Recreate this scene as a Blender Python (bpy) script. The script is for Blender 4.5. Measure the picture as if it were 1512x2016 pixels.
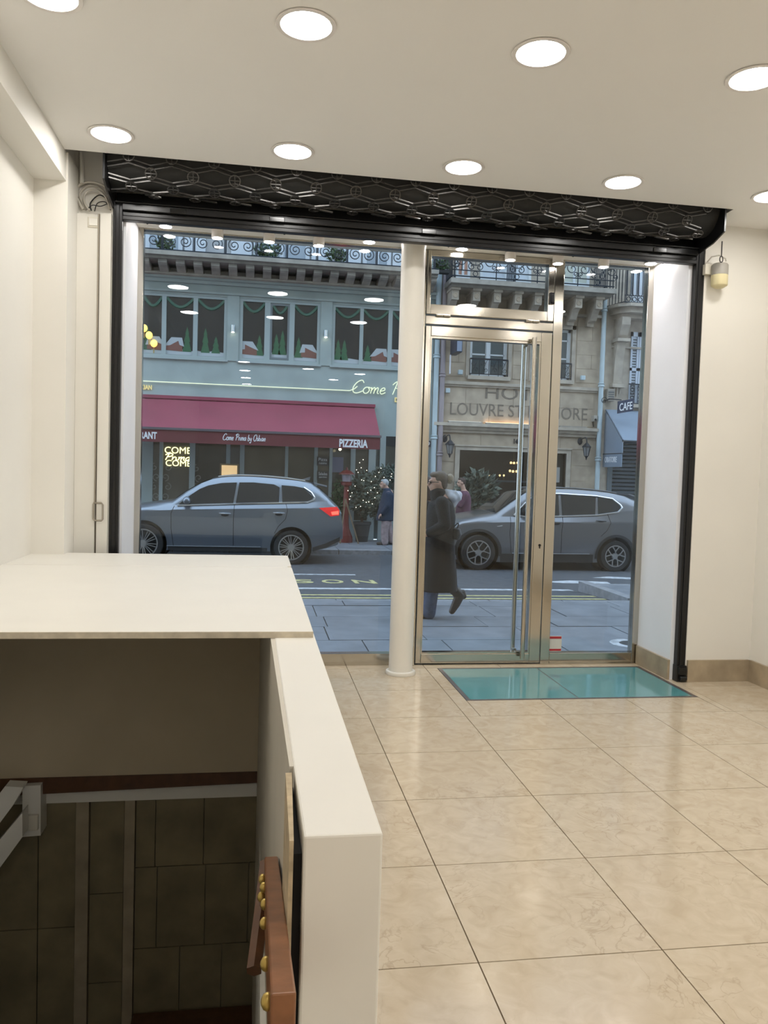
import bpy, bmesh, math, random
from mathutils import Vector, Matrix
random.seed(7)
for o in list(bpy.data.objects): bpy.data.objects.remove(o, do_unlink=True)
scene = bpy.context.scene
COL = scene.collection
PI = math.pi
# ------------------------------------------------------------------ camera
HC, FPX = 1.476, 1555.66
YAW, PITCH, ROLL = 0.158395, -0.048258, 0.0301676
FW = Vector((math.sin(YAW)*math.cos(PITCH), math.cos(YAW)*math.cos(PITCH), math.sin(PITCH)))
_r = Vector((math.cos(YAW), -math.sin(YAW), 0)); _u = _r.cross(FW)
RT = math.cos(ROLL)*_r + math.sin(ROLL)*_u
UP = -math.sin(ROLL)*_r + math.cos(ROLL)*_u
CAMP = Vector((0, 0, HC))
cam = bpy.data.cameras.new('camera'); camo = bpy.data.objects.new('camera', cam); COL.objects.link(camo)
camo.matrix_world = Matrix(((RT.x, UP.x, -FW.x, 0), (RT.y, UP.y, -FW.y, 0), (RT.z, UP.z, -FW.z, HC), (0, 0, 0, 1)))
cam.sensor_fit = 'HORIZONTAL'; cam.sensor_width = 36.0; cam.lens = FPX/1512*36.0
cam.clip_start = 0.05; cam.clip_end = 300
scene.camera = camo
# ------------------------------------------------------------------ sky: even overcast dusk
wd = bpy.data.worlds.new('overcast_sky'); scene.world = wd; wd.use_nodes = True
bg = wd.node_tree.nodes['Background']; bg.inputs[0].default_value = (0.68, 0.82, 1.0, 1); bg.inputs[1].default_value = 2.9
LAMP_POWER = 55.0       # radiance of the downlight diffusers
SPOT_POWER = 150.0
scene.view_settings.view_transform = 'Standard'; scene.view_settings.look = 'None'
scene.view_settings.exposure = 0.0; scene.view_settings.gamma = 1.0; scene.view_settings.use_curve_mapping = False

def ray(px, py): return FW + RT*((px-756)/FPX) - UP*((py-1008)/FPX)
def at(px, py, Y):
    v = ray(px, py); return CAMP + v*(Y/v.y)
def onz(px, py, z):
    v = ray(px, py); return CAMP + v*((z-HC)/v.z)
def pr(x0, x1, y0, y1, Y):
    """a rectangle seen in the photo, as x0,x1,z0,z1 on the plane at depth Y"""
    xm, ym = (x0+x1)/2, (y0+y1)/2
    return at(x0, ym, Y).x, at(x1, ym, Y).x, at(xm, y1, Y).z, at(xm, y0, Y).z
# ------------------------------------------------------------------ materials
MATS = {}
def mat(name, col, rough=0.6, metal=0.0, var=0.0, scale=4.0, bump=0.0, emit=None, power=0.0, spec=0.5, coat=0.0, detail=4.0, col2=None):
    if name in MATS: return MATS[name]
    m = bpy.data.materials.new(name); m.use_nodes = True; nt = m.node_tree; N = nt.nodes
    b = N['Principled BSDF']
    b.inputs['Roughness'].default_value = rough; b.inputs['Metallic'].default_value = metal
    b.inputs['Specular IOR Level'].default_value = spec; b.inputs['Coat Weight'].default_value = coat
    c = tuple(col)+(1,)
    b.inputs['Base Color'].default_value = c
    if var > 0 or bump > 0:
        g = N.new('ShaderNodeNewGeometry'); n = N.new('ShaderNodeTexNoise')
        n.inputs['Scale'].default_value = scale; n.inputs['Detail'].default_value = detail
        nt.links.new(g.outputs['Position'], n.inputs['Vector'])
        if var > 0:
            r = N.new('ShaderNodeValToRGB')
            d2 = col2 if col2 else tuple(max(0, x*(1-var)) for x in col)
            r.color_ramp.elements[0].position = 0.3; r.color_ramp.elements[1].position = 0.7
            r.color_ramp.elements[0].color = tuple(d2)+(1,)
            r.color_ramp.elements[1].color = tuple(min(1, x*(1+var*0.5)) for x in col)+(1,)
            nt.links.new(n.outputs['Fac'], r.inputs[0]); nt.links.new(r.outputs[0], b.inputs['Base Color'])
        if bump > 0:
            bp = N.new('ShaderNodeBump'); bp.inputs['Strength'].default_value = bump; bp.inputs['Distance'].default_value = 0.01
            nt.links.new(n.outputs['Fac'], bp.inputs['Height']); nt.links.new(bp.outputs[0], b.inputs['Normal'])
    if emit:
        b.inputs['Emission Color'].default_value = tuple(emit)+(1,); b.inputs['Emission Strength'].default_value = power
    MATS[name] = m; return m
def glass_mat(name, tint, ior=1.5, boost=1.0):
    m = bpy.data.materials.new(name); m.use_nodes = True; nt = m.node_tree; N = nt.nodes
    for n in list(N):
        if n.type != 'OUTPUT_MATERIAL': N.remove(n)
    out = [n for n in N if n.type == 'OUTPUT_MATERIAL'][0]
    t = N.new('ShaderNodeBsdfTransparent'); t.inputs[0].default_value = tuple(tint)+(1,)
    g = N.new('ShaderNodeBsdfGlossy'); g.inputs['Roughness'].default_value = 0.0
    fr = N.new('ShaderNodeFresnel'); fr.inputs[0].default_value = ior
    mu = N.new('ShaderNodeMath'); mu.operation = 'MULTIPLY'; mu.inputs[1].default_value = boost; mu.use_clamp = True
    mx = N.new('ShaderNodeMixShader')
    nt.links.new(fr.outputs[0], mu.inputs[0]); nt.links.new(mu.outputs[0], mx.inputs[0])
    nt.links.new(t.outputs[0], mx.inputs[1]); nt.links.new(g.outputs[0], mx.inputs[2]); nt.links.new(mx.outputs[0], out.inputs[0])
    MATS[name] = m; return m
def marble_mat():
    m = bpy.data.materials.new('beige_marble'); m.use_nodes = True; nt = m.node_tree; N = nt.nodes; L = nt.links
    b = N['Principled BSDF']; b.inputs['Roughness'].default_value = 0.14; b.inputs['Specular IOR Level'].default_value = 0.5
    g = N.new('ShaderNodeNewGeometry'); oi = N.new('ShaderNodeObjectInfo')
    ad = N.new('ShaderNodeVectorMath'); ad.operation = 'MULTIPLY_ADD'
    ad.inputs[1].default_value = (1, 1, 1)
    cmb = N.new('ShaderNodeCombineXYZ'); mm = N.new('ShaderNodeMath'); mm.operation = 'MULTIPLY'; mm.inputs[1].default_value = 20
    L.new(oi.outputs['Random'], mm.inputs[0]); L.new(mm.outputs[0], cmb.inputs[2])
    L.new(g.outputs['Position'], ad.inputs[0]); L.new(cmb.outputs[0], ad.inputs[2])
    n1 = N.new('ShaderNodeTexNoise'); n1.inputs['Scale'].default_value = 11; n1.inputs['Detail'].default_value = 6; n1.inputs['Distortion'].default_value = 1.2
    L.new(ad.outputs[0], n1.inputs['Vector'])
    r1 = N.new('ShaderNodeValToRGB'); e = r1.color_ramp.elements
    e[0].position = .3; e[0].color = (.50, .41, .295, 1); e[1].position = .72; e[1].color = (.59, .505, .385, 1)
    L.new(n1.outputs['Fac'], r1.inputs[0])
    n2 = N.new('ShaderNodeTexNoise'); n2.inputs['Scale'].default_value = 5.5; n2.inputs['Detail'].default_value = 9; n2.inputs['Distortion'].default_value = 1.6
    L.new(ad.outputs[0], n2.inputs['Vector'])
    s = N.new('ShaderNodeMath'); s.operation = 'SUBTRACT'; s.inputs[1].default_value = .5; L.new(n2.outputs['Fac'], s.inputs[0])
    a = N.new('ShaderNodeMath'); a.operation = 'ABSOLUTE'; L.new(s.outputs[0], a.inputs[0])
    r2 = N.new('ShaderNodeValToRGB'); e = r2.color_ramp.elements
    e[0].position = 0; e[0].color = (1, 1, 1, 1); e[1].position = .02; e[1].color = (0, 0, 0, 1)
    L.new(a.outputs[0], r2.inputs[0])
    n3 = N.new('ShaderNodeTexNoise'); n3.inputs['Scale'].default_value = 2.2; L.new(ad.outputs[0], n3.inputs['Vector'])
    r3 = N.new('ShaderNodeValToRGB'); r3.color_ramp.elements[0].position = .42; r3.color_ramp.elements[1].position = .66
    L.new(n3.outputs['Fac'], r3.inputs[0])
    mv = N.new('ShaderNodeMath'); mv.operation = 'MULTIPLY'; L.new(r2.outputs[0], mv.inputs[0]); L.new(r3.outputs[0], mv.inputs[1])
    mw = N.new('ShaderNodeMath'); mw.operation = 'MULTIPLY'; mw.inputs[1].default_value = .34; L.new(mv.outputs[0], mw.inputs[0])
    mx = N.new('ShaderNodeMix'); mx.data_type = 'RGBA'
    L.new(mw.outputs[0], mx.inputs['Factor']); L.new(r1.outputs[0], mx.inputs['A']); mx.inputs['B'].default_value = (.27, .18, .10, 1)
    L.new(mx.outputs['Result'], b.inputs['Base Color'])
    MATS['beige_marble'] = m; return m
M_PAINT = mat('cream_wall_paint', (.81, .785, .725), .55, var=.03, scale=1.5)
M_CEIL = mat('ceiling_paint', (.86, .84, .80), .7, var=.015, scale=1)
M_REVEAL = mat('white_reveal_paint', (.84, .86, .91), .5, var=.02)  # bluish cast of daylight is mixed into this white
M_WHITE = mat('white_gloss_paint', (.77, .745, .68), .4, var=.02)
M_MARBLE = marble_mat()
M_JOINT = mat('dark_joint', (.16, .12, .08), .9)
M_STEEL = mat('polished_bronze_steel', (.52, .49, .43), .15, 1.0)
M_BLACK = mat('black_gloss_metal', (.007, .007, .008), .3, .0, spec=.4)
M_IRON = mat('grille_iron', (.09, .086, .082), .38, .8)
M_LINK = mat('bare_grille_metal', (.55, .54, .51), .35, 1.0)
M_GLASS = glass_mat('shop_glass', (.92, .96, .98), 1.5, .8)
M_TEAL = mat('teal_floor_glass', (.10, .30, .32), .08, spec=.5, coat=.3, var=.06, scale=3)
M_WOOD = mat('varnished_wood', (.23, .095, .04), .35, var=.4, scale=18, bump=.1)
M_RAWWOOD = mat('raw_board_edge', (.50, .40, .26), .8, var=.3, scale=30)
M_BRASS = mat('aged_brass', (.55, .40, .12), .3, .7)
M_BROWN_TILE = mat('dark_brown_tile', (.23, .19, .11), .5, var=.3, scale=5)
M_DARK = mat('near_black', (.006, .006, .006), .8)
M_LAMP = mat('lamp_diffuser', (1, 1, 1), .5, emit=(1, .975, .935), power=LAMP_POWER)
M_SPOT = mat('spot_diffuser', (1, 1, 1), .5, emit=(1, .94, .90), power=SPOT_POWER)
M_TRIM = mat('lamp_trim_white', (.78, .74, .70), .4)
M_PLASTIC = mat('cream_plastic', (.72, .68, .58), .4)
M_WIRE = mat('grey_wire', (.50, .47, .41), .5)
# exterior
M_ASPHALT = mat('asphalt', (.07, .075, .085), .75, var=.22, scale=6, bump=.3, detail=8)
M_SLAB = mat('pavement_stone', (.19, .205, .23), .5, var=.25, scale=3, bump=.15, detail=8)
M_KERB = mat('granite_kerb', (.24, .245, .26), .7, var=.25, scale=12)
M_ROADWHITE = mat('worn_white_paint', (.50, .52, .55), .7, var=.45, scale=14)
M_ROADYELLOW = mat('worn_yellow_paint', (.55, .50, .24), .7, var=.35, scale=14)
M_SAGE = mat('sage_render', (.34, .40, .385), .8, var=.12, scale=2.0, detail=6)
M_SAGEFRAME = mat('sage_frame', (.35, .41, .405), .55)
M_STONE = mat('limestone', (.445, .365, .275), .85, var=.28, scale=3, bump=.2, detail=8)
M_STONE2 = mat('limestone_light', (.46, .40, .325), .85, var=.25, scale=4, bump=.2, detail=8)
M_STONEGREY = mat('grey_limestone', (.36, .325, .275), .85, var=.25, scale=4, bump=.2, detail=8)
M_ENGR = mat('engraved_letter', (.18, .15, .12), .9)
M_DGLASS = mat('dark_window_glass', (.02, .024, .026), .06, spec=.6)
M_SHOPGLASS = mat('restaurant_glass', (.085, .08, .062), .08, spec=.5, var=.5, scale=.9)
M_WFRAME = mat('white_window_frame', (.62, .66, .68), .5)
M_RAIL = mat('wrought_iron', (.012, .018, .028), .45, .3)
M_AWN = mat('maroon_awning', (.27, .052, .085), .8, var=.12, scale=1.2)
M_AWN2 = mat('maroon_valance', (.13, .02, .028), .8, var=.1, scale=1.5)
M_AWNBAR = mat('awning_bar', (.10, .085, .10), .4)
M_LETTER = mat('white_letter', (.75, .76, .78), .6)
M_GREYAWN = mat('blue_grey_awning', (.225, .275, .34), .8, var=.06, scale=3)
M_SHUT = mat('dark_roller_shutter', (.075, .09, .10), .5)
M_PIPE = mat('pale_downpipe', (.46, .55, .58), .5, var=.1, scale=2)
M_PIPE2 = mat('pinkish_downpipe', (.30, .255, .27), .6)
M_NEON = mat('neon_tube', (.8, .8, .5), .4, emit=(1, .86, .36), power=2.6)
M_NEONLINE = mat('neon_line', (.8, .8, .6), .4, emit=(.95, 1, .6), power=.55)
M_WARM = mat('warm_bulb', (1, .8, .5), .4, emit=(1, .70, .34), power=7)
M_BULB = mat('fairy_bulb', (1, .85, .6), .4, emit=(1, .82, .50), power=6)
M_GLOBE = mat('yellow_globe', (1, .7, .2), .4, emit=(1, .62, .13), power=1.6)
M_SCREEN = mat('lit_menu_case', (.8, .6, .35), .5, emit=(1, .62, .28), power=.75, var=.35, scale=3)
M_STRIP = mat('cornice_strip_light', (1, .9, .7), .4, emit=(1, .58, .25), power=9)
M_LEAF = mat('leaf_green', (.07, .13, .05), .6, var=.5, scale=9)
M_LEAF2 = mat('grey_green_leaf', (.10, .125, .095), .6, var=.5, scale=9)
M_BARK = mat('bark', (.11, .075, .05), .9, var=.3, scale=12)
M_POT = mat('charcoal_pot', (.045, .045, .045), .6)
M_RED = mat('red_lacquer', (.15, .02, .017), .4)
M_CARPAINT1 = mat('steel_grey_car_paint', (.19, .215, .25), .3, .7, coat=.7)
M_CARPAINT2 = mat('warm_grey_car_paint', (.18, .185, .20), .3, .7, coat=.7)
M_CARGLASS = mat('car_window_glass', (.012, .014, .016), .05, spec=.7)
M_CHROME = mat('chrome', (.75, .78, .82), .15, 1.0)
M_TYRE = mat('tyre_rubber', (.016, .016, .017), .8)
M_RIM = mat('alloy_rim', (.46, .45, .44), .3, .9)
M_CLAD = mat('black_cladding', (.025, .026, .028), .6)
M_TAIL = mat('tail_lamp_red', (.45, .01, .012), .2, emit=(1, .03, .03), power=.5)
M_TAILON = mat('lit_tail_lamp', (.8, .02, .02), .2, emit=(1, .08, .05), power=3)
M_HEAD = mat('headlamp_glass', (.55, .62, .68), .1, .3)
M_SKIN = mat('skin', (.50, .30, .22), .55)
M_COAT = mat('black_wool_coat', (.006, .006, .007), .9, var=.3, scale=30)
M_HOOD = mat('pale_grey_hood', (.55, .57, .63), .9)
M_JEAN = mat('blue_denim', (.05, .075, .13), .9, var=.3, scale=25)
M_BOOT = mat('dark_brown_boot', (.035, .026, .02), .5)
M_HAIR = mat('ash_brown_hair', (.115, .085, .06), .7, var=.4, scale=60)
M_BLOND = mat('ash_blond_bun', (.33, .27, .19), .7, var=.3, scale=60)
M_BROWNHAIR = mat('dark_brown_hair', (.05, .03, .025), .7, var=.3, scale=60)
M_GREYHAIR = mat('grey_hair', (.42, .42, .42), .8, var=.3, scale=60)
M_NAVY = mat('navy_jacket', (.022, .033, .062), .9, var=.2, scale=20)
M_CHINO = mat('dusty_pink_trousers', (.34, .255, .25), .9, var=.25, scale=14)
M_PURPLE = mat('plum_jacket', (.10, .035, .065), .85, var=.2, scale=20)
# ------------------------------------------------------------------ mesh builder
WL = {}
class MB:
    def __init__(s): s.v = []; s.f = []
    def add(s, vs, fs):
        k = len(s.v); s.v += [Vector(p) for p in vs]; s.f += [tuple(i+k for i in q) for q in fs]; return s
    def box(s, x0, x1, y0, y1, z0, z1):
        if x0 > x1: x0, x1 = x1, x0
        if y0 > y1: y0, y1 = y1, y0
        if z0 > z1: z0, z1 = z1, z0
        return s.add([(x0,y0,z0),(x1,y0,z0),(x1,y1,z0),(x0,y1,z0),(x0,y0,z1),(x1,y0,z1),(x1,y1,z1),(x0,y1,z1)],
                     [(0,3,2,1),(4,5,6,7),(0,1,5,4),(1,2,6,5),(2,3,7,6),(3,0,4,7)])
    def hexa(s, p): return s.add(p, [(0,3,2,1),(4,5,6,7),(0,1,5,4),(1,2,6,5),(2,3,7,6),(3,0,4,7)])
    def prism(s, pts, a0, a1, axis='y'):
        """polygon pts (2-D) swept along axis; axis y: pts are (x,z); axis x: (y,z); axis z: (x,y)"""
        n = len(pts)
        def mk(p, a): return {'y': (p[0], a, p[1]), 'x': (a, p[0], p[1]), 'z': (p[0], p[1], a)}[axis]
        vs = [mk(p, a0) for p in pts]+[mk(p, a1) for p in pts]
        fs = [tuple(range(n)), tuple(range(2*n-1, n-1, -1))]+[(i, i+n, (i+1) % n+n, (i+1) % n) for i in range(n)]
        return s.add(vs, fs)
    def tube(s, path, r, n=6, closed=False, caps=True):
        P = [Vector(p) for p in path]; m = len(P); R = r if isinstance(r, (list, tuple)) else [r]*m
        vs = []; prev = None
        for i in range(m):
            if closed: t = P[(i+1) % m]-P[i-1]
            else: t = P[min(i+1, m-1)]-P[max(i-1, 0)]
            if t.length < 1e-9: t = Vector((0, 0, 1))
            t.normalize()
            if prev is None:
                a = Vector((0, 0, 1)) if abs(t.z) < .9 else Vector((1, 0, 0))
                u = t.cross(a).normalized()
            else:
                u = prev-t*prev.dot(t)
                u = u.normalized() if u.length > 1e-6 else t.orthogonal().normalized()
            prev = u; w = t.cross(u)
            for k in range(n):
                a = 2*PI*k/n+PI/n; vs.append(P[i]+(u*math.cos(a)+w*math.sin(a))*R[i])
        fs = []
        for i in range(m if closed else m-1):
            j = (i+1) % m
            for k in range(n): fs.append((i*n+k, i*n+(k+1) % n, j*n+(k+1) % n, j*n+k))
        if caps and not closed: fs += [tuple(range(n-1, -1, -1)), tuple((m-1)*n+k for k in range(n))]
        return s.add(vs, fs)
    def cyl(s, p0, p1, r0, r1=None, n=16): return s.tube([p0, p1], [r0, r0 if r1 is None else r1], n)
    def lathe(s, prof, c=(0, 0, 0), n=24, axis='z', ring=False, open_=False):
        """profile (r, h) turned around an axis through c"""
        c = Vector(c); vs = []
        for r, h in prof:
            for k in range(n):
                a = 2*PI*k/n
                d = {'z': (r*math.cos(a), r*math.sin(a), h), 'y': (r*math.cos(a), h, r*math.sin(a)), 'x': (h, r*math.cos(a), r*math.sin(a))}[axis]
                vs.append(c+Vector(d))
        m = len(prof); fs = []
        for i in range(m-1):
            for k in range(n): fs.append((i*n+k, i*n+(k+1) % n, (i+1)*n+(k+1) % n, (i+1)*n+k))
        if ring:
            for k in range(n): fs.append(((m-1)*n+k, (m-1)*n+(k+1) % n, (k+1) % n, k))
        elif open_: pass
        elif prof[0][0] > 1e-6: fs.append(tuple(range(n)))
        if not ring and not open_ and prof[-1][0] > 1e-6: fs.append(tuple((m-1)*n+k for k in range(n)))
        return s.add(vs, fs)
    def ball(s, c, rx, ry=None, rz=None, n=12, m=8, rot=None):
        ry = rx if ry is None else ry; rz = rx if rz is None else rz
        c = Vector(c); vs = [Vector((0, 0, -rz))]
        for i in range(1, m):
            a = -PI/2+PI*i/m
            for k in range(n): vs.append(Vector((rx*math.cos(a)*math.cos(2*PI*k/n), ry*math.cos(a)*math.sin(2*PI*k/n), rz*math.sin(a))))
        vs.append(Vector((0, 0, rz)))
        if rot is not None: vs = [rot @ p for p in vs]
        fs = [(0, 1+(k+1) % n, 1+k) for k in range(n)]
        for i in range(m-2):
            for k in range(n): fs.append((1+i*n+k, 1+i*n+(k+1) % n, 1+(i+1)*n+(k+1) % n, 1+(i+1)*n+k))
        t = len(vs)-1; b = 1+(m-2)*n
        fs += [(b+k, b+(k+1) % n, t) for k in range(n)]
        return s.add([c+p for p in vs], fs)
    def capsule(s, p0, p1, r0, r1, n=10):
        p0, p1 = Vector(p0), Vector(p1); d = p1-p0; L = max(d.length, 1e-6); d = d/L
        path = []; R = []
        for i in range(4):
            a = PI/2*(i/4.0); path.append(p0-d*r0*math.cos(a)); R.append(max(r0*math.sin(a), .0015))
        path.append(p0); R.append(r0); path.append(p1); R.append(r1)
        for i in range(1, 5):
            a = PI/2*(i/4.0); path.append(p1+d*r1*math.sin(a)); R.append(max(r1*math.cos(a), .0015))
        return s.tube(path, R, n)
    def chain(s, pts, n=10):
        for (a, ra), (b, rb) in zip(pts[:-1], pts[1:]): s.capsule(a, b, ra, rb, n)
        return s
    def loft(s, rings, n=16, power=2.0):
        """rings: (centre, rx, ry) ellipses in the xy plane stacked along z (or any centres)"""
        vs = []
        for c, rx, ry in rings:
            for k in range(n):
                a = 2*PI*k/n; ca, sa = math.cos(a), math.sin(a); e = 2/power
                vs.append(Vector(c)+Vector((rx*math.copysign(abs(ca)**e, ca), ry*math.copysign(abs(sa)**e, sa), 0)))
        m = len(rings); fs = []
        for i in range(m-1):
            for k in range(n): fs.append((i*n+k, i*n+(k+1) % n, (i+1)*n+(k+1) % n, (i+1)*n+k))
        fs += [tuple(range(n-1, -1, -1)), tuple((m-1)*n+k for k in range(n))]
        return s.add(vs, fs)
    def build(s, name, material, parent=None, smooth=False, bevel=0.0, fix=True):
        lo = Vector((min(p[i] for p in s.v) for i in range(3))); hi = Vector((max(p[i] for p in s.v) for i in range(3)))
        c = (lo+hi)/2
        me = bpy.data.meshes.new(name); me.from_pydata([p-c for p in s.v], [], s.f); me.update()
        if fix:
            bm = bmesh.new(); bm.from_mesh(me); bmesh.ops.recalc_face_normals(bm, faces=bm.faces); bm.to_mesh(me); bm.free()
        if smooth:
            for p in me.polygons: p.use_smooth = True
            try: me.set_sharp_from_angle(angle=math.radians(40))
            except Exception: pass
        me.materials.append(material)
        return link(name, me, c, parent, bevel)
def link(name, me, c, parent=None, bevel=0.0):
    o = bpy.data.objects.new(name, me); COL.objects.link(o)
    if parent is not None:
        o.parent = parent; o.location = Vector(c)-WL[parent.name]
    else: o.location = c
    WL[o.name] = Vector(c)
    if bevel > 0:
        b = o.modifiers.new('bevel', 'BEVEL'); b.width = bevel; b.segments = 2; b.limit_method = 'ANGLE'
    return o
def tag(o, label, cat=None, group=None, kind=None):
    o['label'] = label
    if cat: o['category'] = cat
    if group: o['group'] = group
    if kind: o['kind'] = kind
    return o
def thing(name, label, cat, loc, group=None, kind=None):
    o = bpy.data.objects.new(name, None); COL.objects.link(o); o.location = loc; o.empty_display_size = .1
    WL[o.name] = Vector(loc); return tag(o, label, cat, group, kind)
def dup(root, loc, label=None, group=None):
    r = root.copy(); COL.objects.link(r); r.location = loc; WL[r.name] = Vector(loc)
    if label: r['label'] = label
    if group: r['group'] = group
    def rec(src, dst):
        for ch in list(src.children):
            if ch.name not in WL: continue
            c = ch.copy(); COL.objects.link(c); c.parent = dst; WL[c.name] = WL[dst.name]+c.location; rec(ch, c)
    rec(root, r); return r
def inst(src, c, parent, scale=None, rot=None):
    """another piece that shares the mesh of src"""
    o = bpy.data.objects.new(src.name.split('.')[0], src.data); COL.objects.link(o)
    o.parent = parent; o.location = Vector(c)-(WL[parent.name] if parent else Vector()); WL[o.name] = Vector(c)
    if scale: o.scale = scale
    if rot: o.rotation_euler = rot
    return o
def bx(name, m, parent, *a, bevel=0.0): return MB().box(*a).build(name, m, parent, bevel=bevel)
def text_mesh(txt, width, height, depth=.01, bold=0.0, shear=0.0):
    """block lettering as MB-like data in the x (right) / z (up) plane, facing -y, scaled to width x height, starting at 0,0"""
    cu = bpy.data.curves.new('lettering', 'FONT'); cu.body = txt; cu.size = 1; cu.extrude = .02; cu.offset = bold; cu.shear = shear; cu.resolution_u = 3
    ob = bpy.data.objects.new('lettering', cu); COL.objects.link(ob)
    dg = bpy.context.evaluated_depsgraph_get(); dg.update()
    me = bpy.data.meshes.new_from_object(ob.evaluated_get(dg))
    vs = [v.co.copy() for v in me.vertices]; fs = [tuple(p.vertices) for p in me.polygons]
    bpy.data.objects.remove(ob, do_unlink=True); bpy.data.curves.remove(cu); bpy.data.meshes.remove(me)
    x0 = min(v.x for v in vs); x1 = max(v.x for v in vs); y0 = min(v.y for v in vs); y1 = max(v.y for v in vs)
    return [Vector(((v.x-x0)/(x1-x0)*width, -depth/2 if v.z > 0 else depth/2, (v.y-y0)/(y1-y0)*height)) for v in vs], fs
def lettering(name, txt, x0, x1, z0, z1, Y, m, parent, depth=.01, bold=0.0, shear=0.0):
    vs, fs = text_mesh(txt, x1-x0, z1-z0, depth, bold, shear)
    b = MB(); b.add([Vector((x0, Y, z0))+v for v in vs], fs)
    return b.build(name, m, parent, fix=False)
def spiral(c, r0, turns, a0, hand=1, n=20, r1=0.0):
    """points of a scroll in the x-z plane from radius r0 in to r1"""
    return [Vector((c[0]+(r0+(r1-r0)*t)*math.cos(a0+hand*2*PI*turns*t), c[1], c[2]+(r0+(r1-r0)*t)*math.sin(a0+hand*2*PI*turns*t))) for t in [i/n for i in range(n+1)]]
def circ(c, r, n=16): return [Vector((c[0]+r*math.cos(2*PI*k/n), c[1], c[2]+r*math.sin(2*PI*k/n))) for k in range(n)]
# ================================================================== THE ROOM
ZC, XL, XR, YB, YG = 3.35, -1.37, 3.69, -6.5, 5.98
def struct(name, b, m, label, parent=None, **k):
    o = b.build(name, m, parent, **k)
    if parent is None: tag(o, label, kind='structure')
    return o
# floor slab (with the stairwell left open), tiles on top of it
fl = MB()
fl.box(.075, XR, YB, 6.1, -.17, -.012)
fl.box(XL, .075, 4.32, 6.1, -.17, -.012)
fl.box(XL, .075, YB, .45, -.17, -.012)
floor = struct('floor', fl, M_JOINT, 'polished beige marble tile floor of the empty shop')
T = .6; TX0, TY0 = .693-.6, 5.254
HX0, HX1, HY0, HY1 = 1.385, 3.035, 4.985, 5.845
def tile_rects(x0, x1, y0, y1):
    if x1 <= HX0 or x0 >= HX1 or y1 <= HY0 or y0 >= HY1: return [(x0, x1, y0, y1)]
    out = []
    if x0 < HX0: out.append((x0, HX0, y0, y1)); x0 = HX0
    if x1 > HX1: out.append((HX1, x1, y0, y1)); x1 = HX1
    if y0 < HY0: out.append((x0, x1, y0, HY0))
    if y1 > HY1: out.append((x0, x1, HY1, y1))
    return out
g = .0022
full = None; rest = MB()
for j in range(-1, 20):
    for i in range(-3, 6):
        x0, x1 = TX0+T*i, TX0+T*(i+1); y1 = TY0-T*(j-1)+T*0; y0 = y1-T
        y0, y1 = y0, min(y1, YG-.02)
        x0, x1 = max(x0, XL), min(x1, XR)
        if y1-y0 < .02 or x1-x0 < .02: continue
        if i < 0 and (y1 > 4.32 or y0 < .45):
            if y0 < 4.32 < y1: y0 = 4.32
            if y0 < .45 < y1: y1 = .45
        elif i < 0: continue
        rs = tile_rects(x0, x1, y0, y1)
        if y1 < .9 or i < 0:
            for r in rs: rest.box(r[0]+g, r[1]-g, r[2]+g, r[3]-g, -.012, 0)
            continue
        if not rs: continue
        if len(rs) == 1 and abs(x1-x0-T) < .01 and abs(y1-y0-T) < .001 and rs[0] == (x0, x1, y0, y1):
            if full is None: full = bx('floor_tile', M_MARBLE, floor, x0+g, x1-g, y0+g, y1-g, -.012, 0)
            else: inst(full, ((x0+x1)/2, (y0+y1)/2, -.006), floor)
        else:
            b = MB()
            for r in rs: b.box(r[0]+g, r[1]-g, r[2]+g, r[3]-g, -.012, 0)
            b.build('floor_tile', M_MARBLE, floor)
rest.build('floor_tile', M_MARBLE, floor)['kind'] = 'stuff'
# ceiling with the recess for the rolling grille
ce = MB()
ce.box(XL, XR+.1, YB, 5.055, ZC, ZC+.08); ce.box(3.16, XR+.1, 5.055, 6.1, ZC, ZC+.08); ce.box(XL-.1, -1.2, 5.055, 6.1, ZC, ZC+.08)
ce.box(-1.2, 3.16, 5.035, 5.055, ZC+.08, 3.85); ce.box(3.16, 3.18, 5.055, 6.1, ZC+.08, 3.85); ce.box(-1.22, -1.2, 5.055, 6.1, ZC+.08, 3.85)
ce.box(-1.22, 3.18, 5.035, 6.1, 3.85, 3.9)
struct('ceiling', ce, M_CEIL, 'plain white suspended ceiling with recess for the rolling grille')
struct('wall_back', MB().box(XL-.1, XR+.1, YB-.1, YB, -.17, ZC+.08), M_PAINT, 'cream painted back wall of the shop')
struct('wall_right', MB().box(XR, XR+.1, YB, 6.1, -.17, ZC), M_PAINT, 'cream painted side wall to the right')
struct('wall_left', MB().box(XL-.1, XL, YB, 6.1, -.17, ZC), M_PAINT, 'cream painted side wall to the left')
struct('trim_1', MB().box(XL, -1.185, YB, 5.1, 3.18, ZC), M_PAINT, 'boxed beam running along the top of the left wall')
struct('wall_pilaster', MB().box(XL, -1.175, 5.1, 5.4, 0, ZC), M_PAINT, 'cream pilaster in the left front corner')
struct('wall_front_left', MB().box(XL, -.965, 5.4, 6.1, 0, 3.85), M_PAINT, 'cream wall behind the cable cover at the left edge of the shop window')
struct('wall_front_right', MB().box(3.166, XR, 5.39, 6.1, 0, ZC), M_PAINT, 'cream wall strip right of the glass door')
struct('wall_front_above', MB().box(-.965, 3.166, 5.5, 6.1, 3.2, 3.85), M_PAINT, 'wall above the shop window behind the grille roll')
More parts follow.
